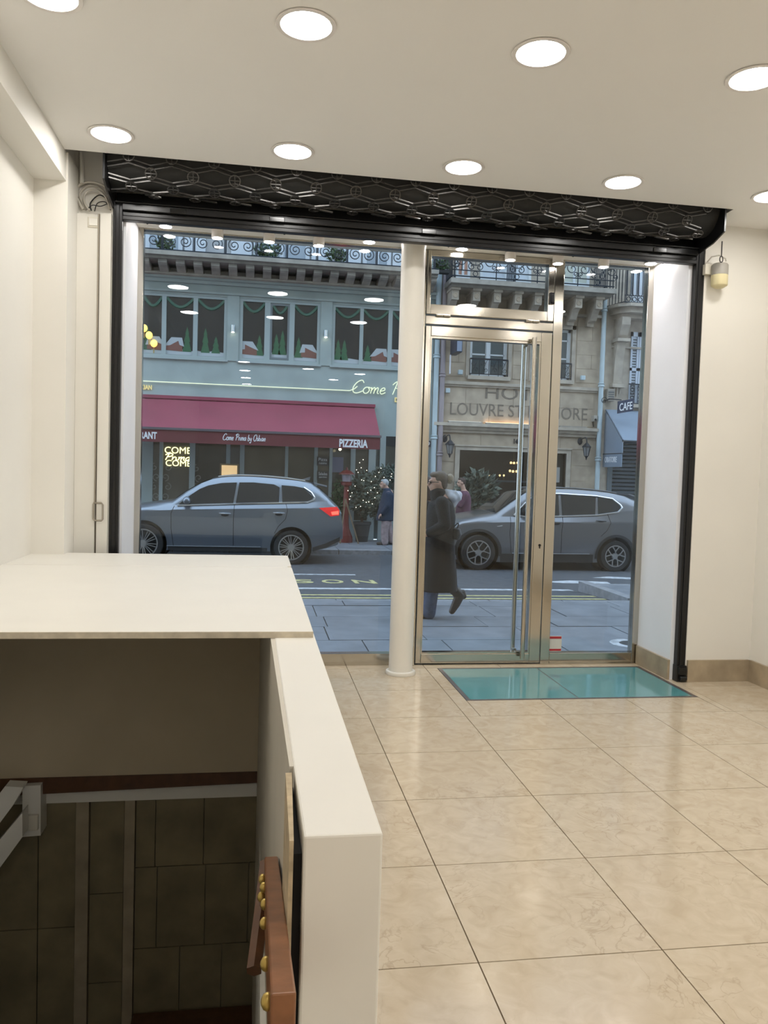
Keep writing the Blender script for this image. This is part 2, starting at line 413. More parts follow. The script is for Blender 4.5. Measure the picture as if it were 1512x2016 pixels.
# reveals and soffit of the shop window
struct('trim_2', MB().box(-.965, -.89, 5.445, 6.1, 0, 3.2), M_REVEAL, 'white painted left reveal of the shop window')
struct('trim_3', MB().box(3.07, 3.166, 5.445, 6.1, 0, 3.2), M_REVEAL, 'white painted right reveal beside the door sidelight')
sf = MB().box(-.965, 3.166, 5.485, 6.1, 3.185, 3.205)
struct('trim_4', sf, M_WHITE, 'white soffit over the shop window')
# stone skirtings
M_SKIRT = mat('stone_skirting', (.42, .34, .235), .35, var=.3, scale=5, detail=6)
struct('baseboard_right', MB().box(XR-.02, XR, YB, 5.37, 0, .162).box(XR-.021, XR, 3.2, 3.203, 0, .162), M_SKIRT, 'beige marble skirting along the right wall')
struct('baseboard_front', MB().box(3.175, XR-.02, 5.37, 5.39, 0, .162), M_SKIRT, 'beige marble skirting on the wall strip right of the door')
struct('baseboard_reveal', MB().box(3.05, 3.07, 5.44, 5.94, 0, .15), M_SKIRT, 'beige marble skirting at the foot of the right reveal')
# ---- parapet round the stairwell
pw = MB()
pw.hexa([(.083, 1.225, -1.5), (.21, 1.225, -1.5), (.202, 5.2, -1.5), (.04, 5.2, -1.5), (.083, 1.225, .9), (.21, 1.225, .9), (.202, 5.2, .9), (.04, 5.2, .9)])
struct('wall_parapet', pw, M_WHITE, 'low cream plastered parapet wall along the stairwell', bevel=.004)
pi = MB(); pi.hexa([(.062, 1.53, -1.5), (.085, 1.53, -1.5), (.06, 4.3, -1.5), (.028, 4.3, -1.5), (.072, 1.53, .898), (.09, 1.53, .898), (.06, 4.3, .898), (.028, 4.3, .898)])
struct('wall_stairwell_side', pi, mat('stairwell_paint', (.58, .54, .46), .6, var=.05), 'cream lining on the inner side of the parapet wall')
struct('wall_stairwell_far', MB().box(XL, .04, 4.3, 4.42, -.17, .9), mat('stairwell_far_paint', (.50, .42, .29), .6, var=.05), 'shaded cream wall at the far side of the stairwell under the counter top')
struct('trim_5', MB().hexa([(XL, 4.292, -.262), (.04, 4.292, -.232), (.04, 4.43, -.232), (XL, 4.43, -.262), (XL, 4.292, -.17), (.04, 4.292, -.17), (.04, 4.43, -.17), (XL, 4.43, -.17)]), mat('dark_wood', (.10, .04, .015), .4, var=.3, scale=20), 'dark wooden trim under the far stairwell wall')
# board on top
ct = thing('counter_top', 'large cream painted board laid over the stairwell as a counter top', 'counter top', (-.6, 3.9, .9))
MB().box(XL, .2, 2.73, 4.56, .9, .92).build('board', M_WHITE, ct, bevel=.002)
MB().prism([(XL, 4.563), (.178, 4.563), (.178, 4.62), (.2, 4.64), (.2, 5.2), (XL, 5.2)], .9, .921, 'z').build('board', M_WHITE, ct, bevel=.002)
MB().box(XL, .199, 2.724, 2.73, .899, .9205).build('edge_strip', mat('cut_edge', (.60, .53, .41), .7, var=.2, scale=25), ct)
# timber edge and dark gap at the near end of the parapet
eb = thing('edge_board', 'raw wooden board edge beside a dark gap at the parapet end', 'board', (.065, 1.25, -.6))
MB().hexa([(.058, 1.235, -.6), (.066, 1.235, -.6), (.068, 1.5, -.6), (.0575, 1.5, -.6), (.061, 1.235, .889), (.068, 1.235, .889), (.0755, 1.5, .897), (.0635, 1.5, .897)]).build('board', M_RAWWOOD, eb)
MB().box(.069, .082, 1.25, 1.52, -.6, .86).build('gap_shade', M_DARK, eb)  # black filler stands in for the shade inside the gap
# handrail with brass domes
hr = thing('handrail', 'varnished wooden handrail with brass dome studs inside the stairwell', 'handrail', (.03, 1.4, .6))
P0 = at(534, 1686, 1.83); P1 = at(558, 1955, .93)
d = (P1-P0); w = .0155
MB().hexa([P0+Vector((-w, 0, -.1)), P0+Vector((w, 0, -.1)), P1+Vector((w, 0, -.1)), P1+Vector((-w, 0, -.1)), P0+Vector((-w, 0, 0)), P0+Vector((w, 0, 0)), P1+Vector((w, 0, 0)), P1+Vector((-w, 0, 0))]).build('rail', M_WOOD, hr, bevel=.003)
q0 = at(522, 1700, 1.86); q1 = at(500, 1912, 1.6)
MB().tube([q0, (q0+q1)/2+Vector((.004, 0, .01)), q1], [.014, .018, .017], 6).build('lower_rail', mat('dark_wood', (.10, .04, .015), .4), hr)
stud = None
for px, py, t in ((516.6, 1731, .16), (519, 1747, .22), (514.5, 1766, .22), (520.6, 1780.6, .33), (519.9, 1817.8, .46), (523.3, 1897.6, .75), (526.5, 1972, .97)):
    c = at(px, py, 1.83-.9*t)
    if stud is None: stud = MB().ball(c, .0085, .0085, .0115, 10, 8).build('stud', M_BRASS, hr, smooth=True)
    else: inst(stud, c, hr)
# ---- tiled wall and landing below the shop floor
BZ = -1.62
struct('floor_basement', MB().box(-3.2, .04, -.5, 4.6, BZ-.1, BZ), M_BROWN_TILE, 'dark brown tiled landing at the bottom of the stairwell')
bw = struct('wall_basement_far', MB().box(-3.2, .1, 4.41, 4.6, BZ, -.262), mat('basement_joint', (.30, .25, .17), .9), 'dark tiled wall below the far side of the stairwell')
YT = 4.38
def tl(px0, px1, py0, py1):
    x0, x1 = at(px0, 1700, YT).x, at(px1, 1700, YT).x; z0, z1 = at(400, py1, YT).z, min(at(400, py0, YT).z, -.335)
    bx('wall_tile', M_BROWN_TILE, bw, x0+.0025, x1-.0025, YT, 4.412, z0+.0025, z1-.0025)
for row, cuts in (((1560, 1702), (266, 305, 400, 512)), ((1702, 1860), (266, 310, 405, 490, 520)), ((1860, 2040), (266, 357, 440, 525))):
    for a_, b_ in zip(cuts[:-1], cuts[1:]): tl(a_, b_, row[0], row[1])
for py0, py1 in ((1560, 1749), (1749, 1921), (1921, 2060)): tl(176, 244, py0, py1)
for py0, py1 in ((1560, 1810), (1810, 2060)): tl(-60, 75, py0, py1); tl(75, 149, py0, py1)
M_NOSE = mat('pale_tile_edge', (.36, .30, .21), .6, var=.2, scale=8)
for p0, p1 in ((150, 175), (245, 265)): bx('edge_strip', M_NOSE, bw, at(p0, 1700, YT).x, at(p1, 1700, YT).x, YT-.02, 4.412, BZ, -.335)
bx('white_band', M_WHITE, bw, XL, .03, YT-.02, 4.412, -.335, -.262)
struct('wall_basement_side', MB().box(.04, .14, .3, 4.6, BZ, -.17).box(-3.3, -3.2, -.5, 4.6, BZ, -.17).box(-3.3, .14, -.6, -.5, BZ, -.17), M_PAINT, 'painted side walls of the dark basement')
struct('ceiling_basement', MB().box(-3.3, XL, -.5, 4.6, -.2, -.17), M_PAINT, 'underside of the shop floor over the basement')
tz = at(400, 1985, 4.36).z
tag(MB().hexa([(at(262, 1990, 4.36).x, 3.4, BZ), (.035, 3.4, BZ), (.035, 4.36, BZ), (at(262, 1990, 4.36).x, 4.36, BZ), (at(262, 1990, 4.36).x, 3.4, tz), (.035, 3.4, tz), (.035, 4.36, tz), (at(262, 1990, 4.36).x, 4.36, tz)]).build('wooden_tread', mat('dark_wood', (.10, .04, .015), .4), bevel=.005), 'dark wooden step at the bottom of the stairwell', 'step')
sg = thing('stair_stringer', 'white painted stair stringer with small box at lower left', 'stringer', (-1.25, 4.2, -.6))
def q4(pts, y0, y1, name, m):
    MB().prism([(at(px, py, y0).x, at(px, py, y0).z) for px, py in pts], y0, y1).build(name, m, sg)
q4([(-60, 1790), (44, 1648), (44, 1600), (-60, 1725)], 4.1, 4.2, 'stringer_board', M_WHITE)
q4([(-60, 1700), (26, 1585), (46, 1550), (10, 1548), (-60, 1640)], 4.12, 4.2, 'upper_board', M_WHITE)
q4([(44, 1548), (80, 1546), (80, 1645), (44, 1648)], 4.25, 4.37, 'newel_block', M_WHITE)
c = at(64, 1617, 4.25); MB().box(c.x-.032, c.x+.032, 4.225, 4.25, c.z-.04, c.z+.04).build('junction_box', M_PLASTIC, sg, bevel=.004)
# ================================================================== SHOP FRONT
Yf, Yk = 5.955, 6.03          # frame front and back
w1 = thing('window_1', 'large fixed shop window pane in thin steel frame left of the column', None, (.1, 5.98, 0), kind='structure')
fr = MB().box(-.89, -.85, Yf, Yk, 0, 3.184).box(-.85, 1.206, Yf+.01, Yk, 3.175, 3.184)
fr.build('frame', M_STEEL, w1, bevel=.003)
MB().box(-.85, 1.21, Yf, Yk, 0, .085).box(-.85, 1.21, Yf-.008, Yk, .08, .092).build('bottom_rail', M_STEEL, w1)
bx('pane', M_GLASS, w1, -.85, 1.207, 5.985, 5.993, .092, 3.175)
column = thing('column', 'round white cast iron column between shop window and door', 'column', (1.07, 5.7, 0))
MB().lathe([(.088, 0), (.088, 3.1), (.094, 3.13), (.094, 3.19)], (1.07, 5.7, 0), 32).build('shaft', M_WHITE, column, smooth=True)
MB().lathe([(.09, .0), (.108, .0), (.112, .012), (.108, .026), (.09, .03)], (1.07, 5.7, 0), 32, ring=True).build('base_ring', M_WHITE, column, smooth=True)
# door, transom light and sidelight
d1 = thing('door_1', 'steel framed glass entrance door with long vertical pull bar', None, (1.7, 5.98, 0), kind='structure')
dm = MB().box(1.207, 1.226, Yf, Yk, 0, 3.184).box(2.246, 2.322, Yf, Yk, 0, 3.184).box(1.226, 2.246, Yf, Yk, 2.625, 2.69)
dm.build('door_frame', M_STEEL, d1, bevel=.004)
lf = MB().box(1.229, 1.271, Yf-.012, Yk, .014, 2.612).box(2.15, 2.236, Yf-.012, Yk, .014, 2.612).box(1.271, 2.15, Yf-.012, Yk, .014, .088).box(1.271, 2.15, Yf-.012, Yk, 2.535, 2.612)
lf.build('leaf_frame', M_STEEL, d1, bevel=.004)
bd = MB()
for a in ((1.271, 1.281, .088, 2.535), (2.138, 2.15, .088, 2.535)): bd.box(a[0], a[1], Yf-.004, Yk-.02, a[2], a[3])
bd.box(1.281, 2.138, Yf-.004, Yk-.02, .088, .1).box(1.281, 2.138, Yf-.004, Yk-.02, 2.52, 2.535)
bd.build('glazing_bead', M_STEEL, d1)
bx('pane', M_GLASS, d1, 1.281, 2.138, 5.985, 5.993, .1, 2.52)
bx('threshold', M_STEEL, d1, 1.2, 3.07, 5.93, 6.05, -.004, .008)
ph = MB().cyl((2.075, 5.895, .06), (2.075, 5.895, 2.56), .019, n=16).build('pull_bar', M_STEEL, d1, smooth=True)
mb = MB()
for z in (.1, 2.52): mb.cyl((2.075, 5.895, z), (2.075, 5.95, z), .012, n=10)
mb.build('pull_bracket', M_STEEL, ph, smooth=True)
MB().cyl((2.06, 6.09, .06), (2.06, 6.09, 2.56), .019, n=16).cyl((2.06, 6.09, .1), (2.06, 6.03, .1), .012, n=8).cyl((2.06, 6.09, 2.52), (2.06, 6.03, 2.52), .012, n=8).build('outer_pull_bar', M_STEEL, d1, smooth=True)
lk = MB().lathe([(.010, -.004), (.010, 0)], (2.2, Yf-.013, .95), 14, 'y').box(2.197, 2.203, Yf-.02, Yf-.012, .925, .95); lk.build('lock', M_BLACK, d1)
w2 = thing('window_2', 'hinged transom window in steel frame above the door', None, (1.7, 5.98, 2.7), kind='structure')
tf = MB().box(1.229, 1.259, Yf-.01, Yk, 2.70, 3.182).box(2.19, 2.24, Yf-.01, Yk, 2.70, 3.182).box(1.259, 2.19, Yf-.01, Yk, 2.70, 2.775).box(1.259, 2.19, Yf-.01, Yk, 3.135, 3.182)
tf.build('sash_frame', M_STEEL, w2, bevel=.004)
bx('pane', M_GLASS, w2, 1.259, 2.19, 5.985, 5.993, 2.775, 3.135)
hg = None
for x in (1.36, 2.07):
    b = MB().cyl((x-.055, Yf-.014, 2.692), (x-.003, Yf-.014, 2.692), .011, n=10).cyl((x+.003, Yf-.014, 2.692), (x+.055, Yf-.014, 2.692), .011, n=10)
    b.build('hinge', M_STEEL, w2, smooth=True)
MB().box(2.2, 2.235, Yf-.03, Yf-.01, 2.83, 2.92).cyl((2.218, Yf-.04, 2.84), (2.218, Yf-.04, 2.90), .012, n=8).build('catch', M_BLACK, w2, bevel=.003)
w3 = thing('window_3', 'narrow fixed sidelight pane right of the entrance door', None, (2.7, 5.98, 0), kind='structure')
sfm = MB().box(3.02, 3.07, Yf, Yk, 0, 3.184).box(2.322, 3.02, Yf, Yk, 0, .088).box(2.322, 3.02, Yf+.01, Yk, 3.175, 3.184)
sfm.build('frame', M_STEEL, w3, bevel=.003)
bx('pane', M_GLASS, w3, 2.322, 3.02, 5.985, 5.993, .088, 3.175)
stk = thing('sticker', 'small notice card with red stripes stuck low on the sidelight glass', 'sticker', (2.375, 5.982, .09))
bx('card', mat('card_grey', (.62, .60, .55), .6), stk, 2.322, 2.43, 5.979, 5.984, .095, .22)
for z in (.1, .2): bx('stripe', mat('stripe_red', (.42, .02, .03), .5), stk, 2.325, 2.427, 5.9775, 5.9795, z-.002 if z > .15 else z, z+.016)
# dark mat strip and glass floor hatch
gh = thing('glass_floor_hatch', 'teal glass floor hatch of two panels in a steel frame before the door', 'floor hatch', (2.2, 5.4, 0))
fm = MB().box(HX0+.001, HX0+.03, HY0+.001, HY1-.001, -.012, .002).box(HX1-.03, HX1-.001, HY0+.001, HY1-.001, -.012, .002).box(HX0+.03, HX1-.03, HY0+.001, HY0+.022, -.012, .002).box(HX0+.03, HX1-.03, HY1-.022, HY1-.001, -.012, .002)
fm.build('hatch_frame', mat('dull_steel', (.22, .20, .20), .4, .8), gh)
xm = 2.17
bx('glass_panel', M_TEAL, gh, HX0+.031, xm-.005, HY0+.023, HY1-.023, -.012, .0005)
bx('glass_panel', M_TEAL, gh, xm+.005, HX1-.031, HY0+.023, HY1-.023, -.012, .0005)
bx('bar', mat('hatch_bar', (.10, .12, .12), .5), gh, xm-.0048, xm+.0048, HY0+.023, HY1-.023, -.012, 0)
# ================================================================== ROLLING GRILLE
gr = thing('rolling_grille', 'black rolling security grille rolled up above the shop window', 'grille', (1.1, 5.25, 3.05))
for nm, x0, x1 in (('guide_rail', -.965, -.905), ('guide_rail', 3.10, 3.166)):
    b = MB().box(x0, x1, 5.395, 5.445, .05, 3.18).box(x0+.018, x1-.018, 5.388, 5.396, .05, 3.18)
    b.build(nm, M_BLACK, gr, bevel=.003)
MB().box(3.095, 3.17, 5.375, 5.444, 0, .12).box(3.10, 3.16, 5.355, 5.375, .06, .11).cyl((3.11, 5.36, .03), (3.16, 5.36, .03), .018, n=8).build('foot_lock', M_BLACK, gr, bevel=.003)
for x in (-.968, 3.101):
    MB().prism([(5.06, 3.8), (5.06, 3.2), (5.2, 3.155), (5.4, 3.13), (5.46, 3.13), (5.46, 3.8)], x, x+.012, 'x').build('side_plate', M_BLACK, gr)
DC = (5.29, 3.40); DR = .205
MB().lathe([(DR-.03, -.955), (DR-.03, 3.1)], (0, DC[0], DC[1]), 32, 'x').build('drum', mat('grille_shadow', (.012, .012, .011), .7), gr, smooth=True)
def drum(x, s, r=DR):
    """point on the roll: s runs along the girth, 0 at the lowest point, growing toward the room"""
    a = s/DR; return Vector((x, DC[0]-r*math.sin(a), DC[1]-r*math.cos(a)))
HP = .254; nh = 16
for k, s0 in enumerate((.0475, .1425, .2375, .3325)):
    for q in (-1, 1):
        path = []
        for i in range(2*nh+1):
            x = -.95+HP/2*i
            if x > 3.098: break
            path.append(drum(x, s0+q*.013+(.015 if (i+k) % 2 else -.015)))
        MB().tube(path, .0055, 4).build('lattice_bar', M_IRON, gr)
ring = None
for k, s0 in enumerate((.0, .095, .19, .285, .38)):
    for i in range(nh+1):
        x = -.95+HP*i+(HP/2 if k % 2 else 0)
        if not -.92 < x < 3.07: continue
        if ring is None or ring[0] != k:
            a = s0/DR; c = drum(x, s0, DR+.004)
            e1 = Vector((1, 0, 0)); e2 = Vector((0, -math.cos(a), math.sin(a)))
            rb = MB().tube([c+(e1*math.cos(t)+e2*math.sin(t))*.034 for t in [2*PI*j/14 for j in range(14)]], .0045, 4, closed=True)
            rb.tube([c-e1*.034, c+e1*.034], .0035, 4).tube([c-e2*.034, c+e2*.034], .0035, 4)
            ring = (k, rb.build('rosette', M_IRON, gr), x, c)
        else: inst(ring[1], ring[3]+Vector((x-ring[2], 0, 0)), gr)
lkp = None
for i, px in enumerate((302, 412, 480, 530, 640, 745, 812, 905, 1000, 1062, 1150, 1250, 1300, 1385)):
    c0 = at(px, 380+.0875*(px-300), 5.3); s = -.005 if i % 3 else .008
    c = drum(c0.x, s, DR+.003)
    if not -.9 < c.x < 3.05: continue
    b = MB().hexa([c+Vector(v) for v in ((-.05, -.013, .003), (.05, -.012, -.008), (.05, .013, -.008), (-.05, .012, .003), (-.05, -.013, .007), (.05, -.012, -.004), (.05, .013, -.004), (-.05, .012, .007))])
    b.build('link_plate', M_LINK if i % 2 == 0 else M_IRON, gr)
bb = MB().box(-.905, 3.10, 5.385, 5.44, 3.062, 3.09).box(-.905, 3.10, 5.395, 5.44, 3.09, 3.12).box(-.905, 3.10, 5.37, 5.44, 3.12, 3.162).box(-.95, 3.1, 5.36, 5.44, 3.162, 3.174).box(-.95, 3.1, 5.44, 5.475, 3.075, 3.25)
bb.build('bottom_bar', M_BLACK, gr, bevel=.004)
for px in (350, 545, 845, 1300):
    c = at(px, 424+.0708*(px-240), 5.36)
    MB().box(c.x-.05, c.x+.05, 5.362, 5.37, 3.118, 3.15).build('lock_plate', mat('satin_black', (.02, .02, .02), .15, .6), gr, bevel=.003)
# ================================================================== LIGHTS
COLX = (-.868, .155, 1.186, 2.216, 3.245); ROWY = (4.765, 3.432, 2.10, .77, -.56, -1.89, -3.22, -4.55, -5.88)
dl = thing('ceiling_downlight', '', 'ceiling light', (0, 0, 0))
MB().lathe([(.123, 3.3495), (.128, 3.346), (.126, 3.342), (.108, 3.343), (.104, 3.3495)], (0, 0, 0), 36, ring=True).build('trim_ring', M_TRIM, dl, smooth=True)
MB().lathe([(.1035, 3.3465), (.1035, 3.3495)], (0, 0, 0), 36).build('diffuser', M_LAMP, dl)
names = {(0, 0): 'round ceiling downlight nearest the cable corner at upper left of the window row', (0, 1): 'round ceiling downlight in the window row, second from the left', (0, 2): 'round ceiling downlight in the window row, middle one of five', (0, 3): 'round ceiling downlight in the window row, second from the right', (0, 4): 'round ceiling downlight in the window row, cut off by the right edge',
         (1, 0): 'round ceiling downlight in the near row, cut off at the top left', (1, 1): 'round ceiling downlight in the near row, large and left of centre', (1, 2): 'round ceiling downlight in the near row, large and right of centre', (1, 3): 'round ceiling downlight in the near row, cut off by the right edge'}
first = True
spots = [(x, y, names.get((r, c))) for r, y in enumerate(ROWY[:3]) for c, x in enumerate(COLX)]
spots += [(-.3, -2.1, None), (-.3, -3.3, None), (-.3, -4.5, None), (-.3, -5.7, None), (.85, -2.6, None), (1.85, -3.0, None), (1.45, -4.1, None), (2.1, .4, None), (2.27, -.4, None), (2.43, -1.2, None), (2.6, -2.0, None), (2.75, -2.8, None), (2.9, -3.6, None), (3.05, -4.4, None), (3.2, -5.2, None), (2.2, 0, None), (2.36, -.8, None), (2.52, -1.6, None), (2.68, -2.4, None), (2.84, -3.2, None), (3.0, -4.0, None)]  # first lamps match reflections; the later diagonal line is unseen fill, added for brightness
for x, y, lab in spots:
    lab = lab or 'round ceiling downlight further back in the shop, one of a set mixing reflected lamps and unseen added fill lamps'
    if abs(x-3.245)+abs(y-3.432) < .01: lab = 'round ceiling downlight in the near row beyond the right edge'
    if first: dl.location = (x, y, 0); dl['label'] = lab; dl['group'] = 'ceiling downlights'; WL[dl.name] = Vector((x, y, 0)); first = False
    else: dup(dl, (x, y, 0), lab, 'ceiling downlights')
for ch in dl.children: WL[ch.name] = ch.location+dl.location
# spots under the window soffit
SPX = (-.69, -.33, .037, .395, .766, 1.47, 1.85, 2.23, 2.60, 2.99); ZS = 3.185; ys = 5.87
cyl = None; rec = None
ordn = ['first', 'second', 'third', 'fourth', 'fifth', 'sixth', 'seventh', 'eighth', 'ninth', 'tenth']
for i, x in enumerate(SPX):
    lab = '%s window spotlight from the left, %s' % (ordn[i], 'flush round one' if i in (0, 4, 5, 9) else 'white cylinder hanging under the soffit')
    if i in (0, 4, 5, 9):
        if rec is None:
            rec = thing('recessed_spotlight', lab, 'spotlight', (x, ys, ZS), 'flush window spotlights')
            MB().lathe([(.052, ZS-.001), (.054, ZS-.006), (.042, ZS-.008), (.04, ZS-.001)], (x, ys, 0), 24).build('trim_ring', M_TRIM, rec, smooth=True)
            MB().lathe([(.041, ZS-.009), (.041, ZS-.002)], (x, ys, 0), 24).build('diffuser', M_SPOT, rec)
        else: dup(rec, (x, ys, ZS), lab)
    else:
        if cyl is None:
            cyl = thing('cylinder_spotlight', lab, 'spotlight', (x, ys, ZS), 'cylinder window spotlights')
            MB().lathe([(.036, ZS), (.036, ZS-.006), (.042, ZS-.006), (.042, ZS-.062), (.037, ZS-.062), (.037, ZS-.05)], (x, ys, 0), 24).build('housing', M_TRIM, cyl, smooth=True)
            MB().lathe([(.0365, ZS-.056), (.0365, ZS-.051)], (x, ys, 0), 24).build('diffuser', M_SPOT, cyl)
        else: dup(cyl, (x, ys, ZS), lab)
# small ceiling hooks between the spots
hk = None
for i, (px, py) in enumerate(((290, 443), (560, 462), (883, 489), (1128, 507), (1305, 521))):
    c = at(px, py, 5.8)
    b = MB().tube([(c.x, 5.8, ZS), (c.x, 5.8, ZS-.018)], .003, 5).tube([(c.x-.012, 5.8, ZS-.012), (c.x, 5.8, ZS-.02), (c.x+.012, 5.8, ZS-.012)], .0025, 5)
    tag(b.build('soffit_hook', M_IRON), 'tiny dark hook in the window soffit, %s from the left' % ordn[i], 'hook', 'soffit hooks')
# ================================================================== LEFT CABLE COVER
cv = thing('cable_cover', 'cream boxed cable cover beside the left guide rail', 'cable cover', (-1.07, 5.37, 0))
bx('panel', M_WHITE, cv, -1.174, -1.047, 5.345, 5.399, 0, 3.068)
bx('panel', M_WHITE, cv, -1.035, -.967, 5.35, 5.4, 0, 3.085)
bx('groove', mat('groove_grey', (.25, .22, .18), .8), cv, -1.047, -1.035, 5.37, 5.4, 0, 3.08)
sw = thing('blank_plate', 'square cream blanking plate at the top of the cable cover', 'wall plate', (-1.075, 5.34, 3.0))
MB().box(-1.108, -1.040, 5.337, 5.345, 2.985, 3.05).build('plate', M_PLASTIC, sw, bevel=.006)
MB().box(-1.1, -1.048, 5.331, 5.337, 2.994, 3.041).build('cap', M_WHITE, sw, bevel=.003)
cr = thing('crank_rod', 'thin metal crank rod with rectangular loop handle hanging beside the left guide', 'crank', (-1.04, 5.33, 1.1))
M_ROD = mat('rod_grey', (.36, .32, .26), .4, .5)
MB().tube([(-1.041, 5.335, 3.07), (-1.043, 5.33, 1.235)], .0045, 6).build('rod', M_ROD, cr)
hp = [(-1.048, 5.33, 1.232), (-1.0, 5.33, 1.232), (-.992, 5.33, 1.222), (-.992, 5.33, 1.128), (-1.0, 5.33, 1.118), (-1.04, 5.33, 1.118), (-1.05, 5.33, 1.128), (-1.05, 5.33, 1.222)]
MB().tube(hp, .006, 6, closed=True).build('handle_loop', M_ROD, cr)
cb = thing('cable_bundle', 'tangle of loose grey and white cables looping above the cable cover', 'cables', (-1.07, 5.35, 3.07))
random.seed(3)
loops = [[(160, 300), (161, 330), (161, 360)], [(164, 412), (152, 390), (150, 372), (165, 360), (185, 359), (205, 366), (212, 375)], [(170, 413), (160, 395), (158, 380), (172, 366), (192, 368), (206, 380), (214, 400)], [(176, 415), (166, 395), (170, 378), (190, 374), (208, 388), (216, 412)], [(180, 415), (178, 400), (195, 384), (212, 392)], [(186, 416), (192, 400), (208, 398), (218, 414)], [(172, 412), (182, 404), (198, 406), (214, 400)]]
for i, lp in enumerate(loops):
    P = [at(px, py, 5.36+.012*(i % 3)) for px, py in lp]
    pts = []
    for a in range(len(P)-1):
        p0, p1, p2, p3 = P[max(a-1, 0)], P[a], P[a+1], P[min(a+2, len(P)-1)]
        for t in [k/5 for k in range(5)]:
            pts.append(.5*((2*p1)+(p2-p0)*t+(2*p0-5*p1+4*p2-p3)*t*t+(3*p1-p0-3*p2+p3)*t**3))
    pts.append(P[-1])
    MB().tube(pts, (.014, .009, .007, .006, .004, .003, .003)[i], 7).build('cable', (M_WHITE if i == 0 else M_WIRE if i < 4 else M_BLACK), cb, smooth=True)
tag(MB().tube([at(160, 303, 5.41), at(163, 400, 5.41)], .012, 8).build('conduit', M_WHITE), 'white vertical conduit in the recess above the cables', 'conduit')
# device hanging on the right
sr = thing('release_handle', 'small cream and grey release device hanging on a rod by the right rail', 'release device', (3.24, 5.36, 2.9))
MB().lathe([(.03, 2.885), (.055, 2.9), (.058, 2.905), (.058, 2.975)], (3.245, 5.325, 0), 20).build('body_lower', mat('cream_device', (.72, .64, .38), .4), sr, smooth=True)
MB().lathe([(.058, 2.976), (.058, 3.045), (.05, 3.056), (.0, 3.058)], (3.245, 5.325, 0), 20).build('body_upper', mat('grey_device', (.34, .32, .28), .5), sr, smooth=True)
MB().tube([(3.2, 5.24, 3.19), (3.2, 5.24, 3.09)], .005, 6).build('rod', M_IRON, sr)
MB().tube([Vector((3.2+.012*math.cos(t), 5.24, 3.065+.022*math.sin(t))) for t in [2*PI*k/12 for k in range(12)]], .004, 5, closed=True).build('hook_ring', M_IRON, sr)
MB().tube([(3.165, 5.36, 3.075), (3.18, 5.33, 3.105), (3.22, 5.3, 3.11), (3.27, 5.3, 3.09), (3.28, 5.31, 3.075)], .005, 6).build('cable', M_WIRE, sr)
MB().box(3.148, 3.2, 5.35, 5.39, 2.985, 3.06).build('wall_box', M_PLASTIC, sr, bevel=.004)
# ================================================================== STREET
YF = 20.3
ZS1, ZRD, ZS2 = -.12, -.35, -.25
def z_road(y): return -.18-.17*min(max((y-9.9)/3.6, 0), 1)
rd = MB().add([(-30, 9.85, -.18), (40, 9.85, -.18), (40, 13.5, -.35), (-30, 13.5, -.35), (40, 17.6, -.35), (-30, 17.6, -.35), (-30, 9.85, -.6), (40, 9.85, -.6), (40, 17.6, -.6), (-30, 17.6, -.6)],
              [(0, 1, 2, 3), (3, 2, 4, 5), (6, 9, 8, 7), (0, 6, 7, 1), (5, 4, 8, 9), (0, 3, 5, 9, 6), (1, 7, 8, 4, 2)])
tag(rd.build('road', M_ASPHALT), 'grey asphalt road between the two pavements', 'road', kind='structure')
sw1 = tag(MB().box(-30, 40, 6.1, 9.8, -.6, ZS1-.02).build('sidewalk', M_JOINT), 'near pavement of large grey stone slabs', 'pavement', kind='structure')
random.seed(11)
yrow = 6.11
for ri, dep in enumerate((.62, .70, .66, .58, .72, .40)):
    x = -2.2+random.random()*.5
    while x < 6.8:
        w = random.choice((.78, .95, 1.1, .86))
        dz = random.uniform(-.003, .004)
        bx('paving_slab', M_SLAB, sw1, x+.006, x+w-.006, yrow+.006, yrow+dep-.006, ZS1-.02, ZS1+dz); x += w
    yrow += dep
k1 = tag(MB().box(-30, 40, 9.8, 9.86, -.6, -.16).build('kerb', M_JOINT), 'low granite kerb of the near pavement', 'kerb', kind='structure')
x = -2.0
while x < 6.9: bx('kerb_stone', M_KERB, k1, x+.006, x+.99, 9.79, 9.93, -.5, -.13); x += 1.0
bo = tag(MB().box(4.95, 14, 9.94, 11.6, -.5, -.14).build('pavement_extension', M_KERB), 'raised pavement corner jutting into the road at right', 'pavement', kind='structure')
for i in range(4): bx('paving_slab', M_SLAB, bo, 5.12+i*.9, 6.0+i*.9, 9.96, 11.4, -.14, -.125)
bx('kerb_stone', M_KERB, bo, 4.95, 5.1, 9.94, 11.6, -.14, -.1)
sw2 = tag(MB().box(-30, 40, 17.6, YF+.2, -.6, ZS2-.01).build('sidewalk_far', M_SLAB), 'far pavement in front of the restaurant and hotel', 'pavement', kind='structure')
x = -9.0
while x < 13: bx('paving_slab', M_SLAB, sw2, x+.01, x+1.18, 17.78, 18.9, ZS2-.01, ZS2); bx('paving_slab', M_SLAB, sw2, x+.41, x+1.58, 18.92, YF, ZS2-.01, ZS2); x += 1.2
k2 = tag(MB().box(-30, 40, 17.5, 17.6, -.6, ZS2-.02).build('kerb_far', M_JOINT), 'granite kerb of the far pavement', 'kerb', kind='structure')
x = -9.0
while x < 13: bx('kerb_stone', M_KERB, k2, x+.008, x+1.19, 17.47, 17.77, -.5, ZS2); x += 1.2
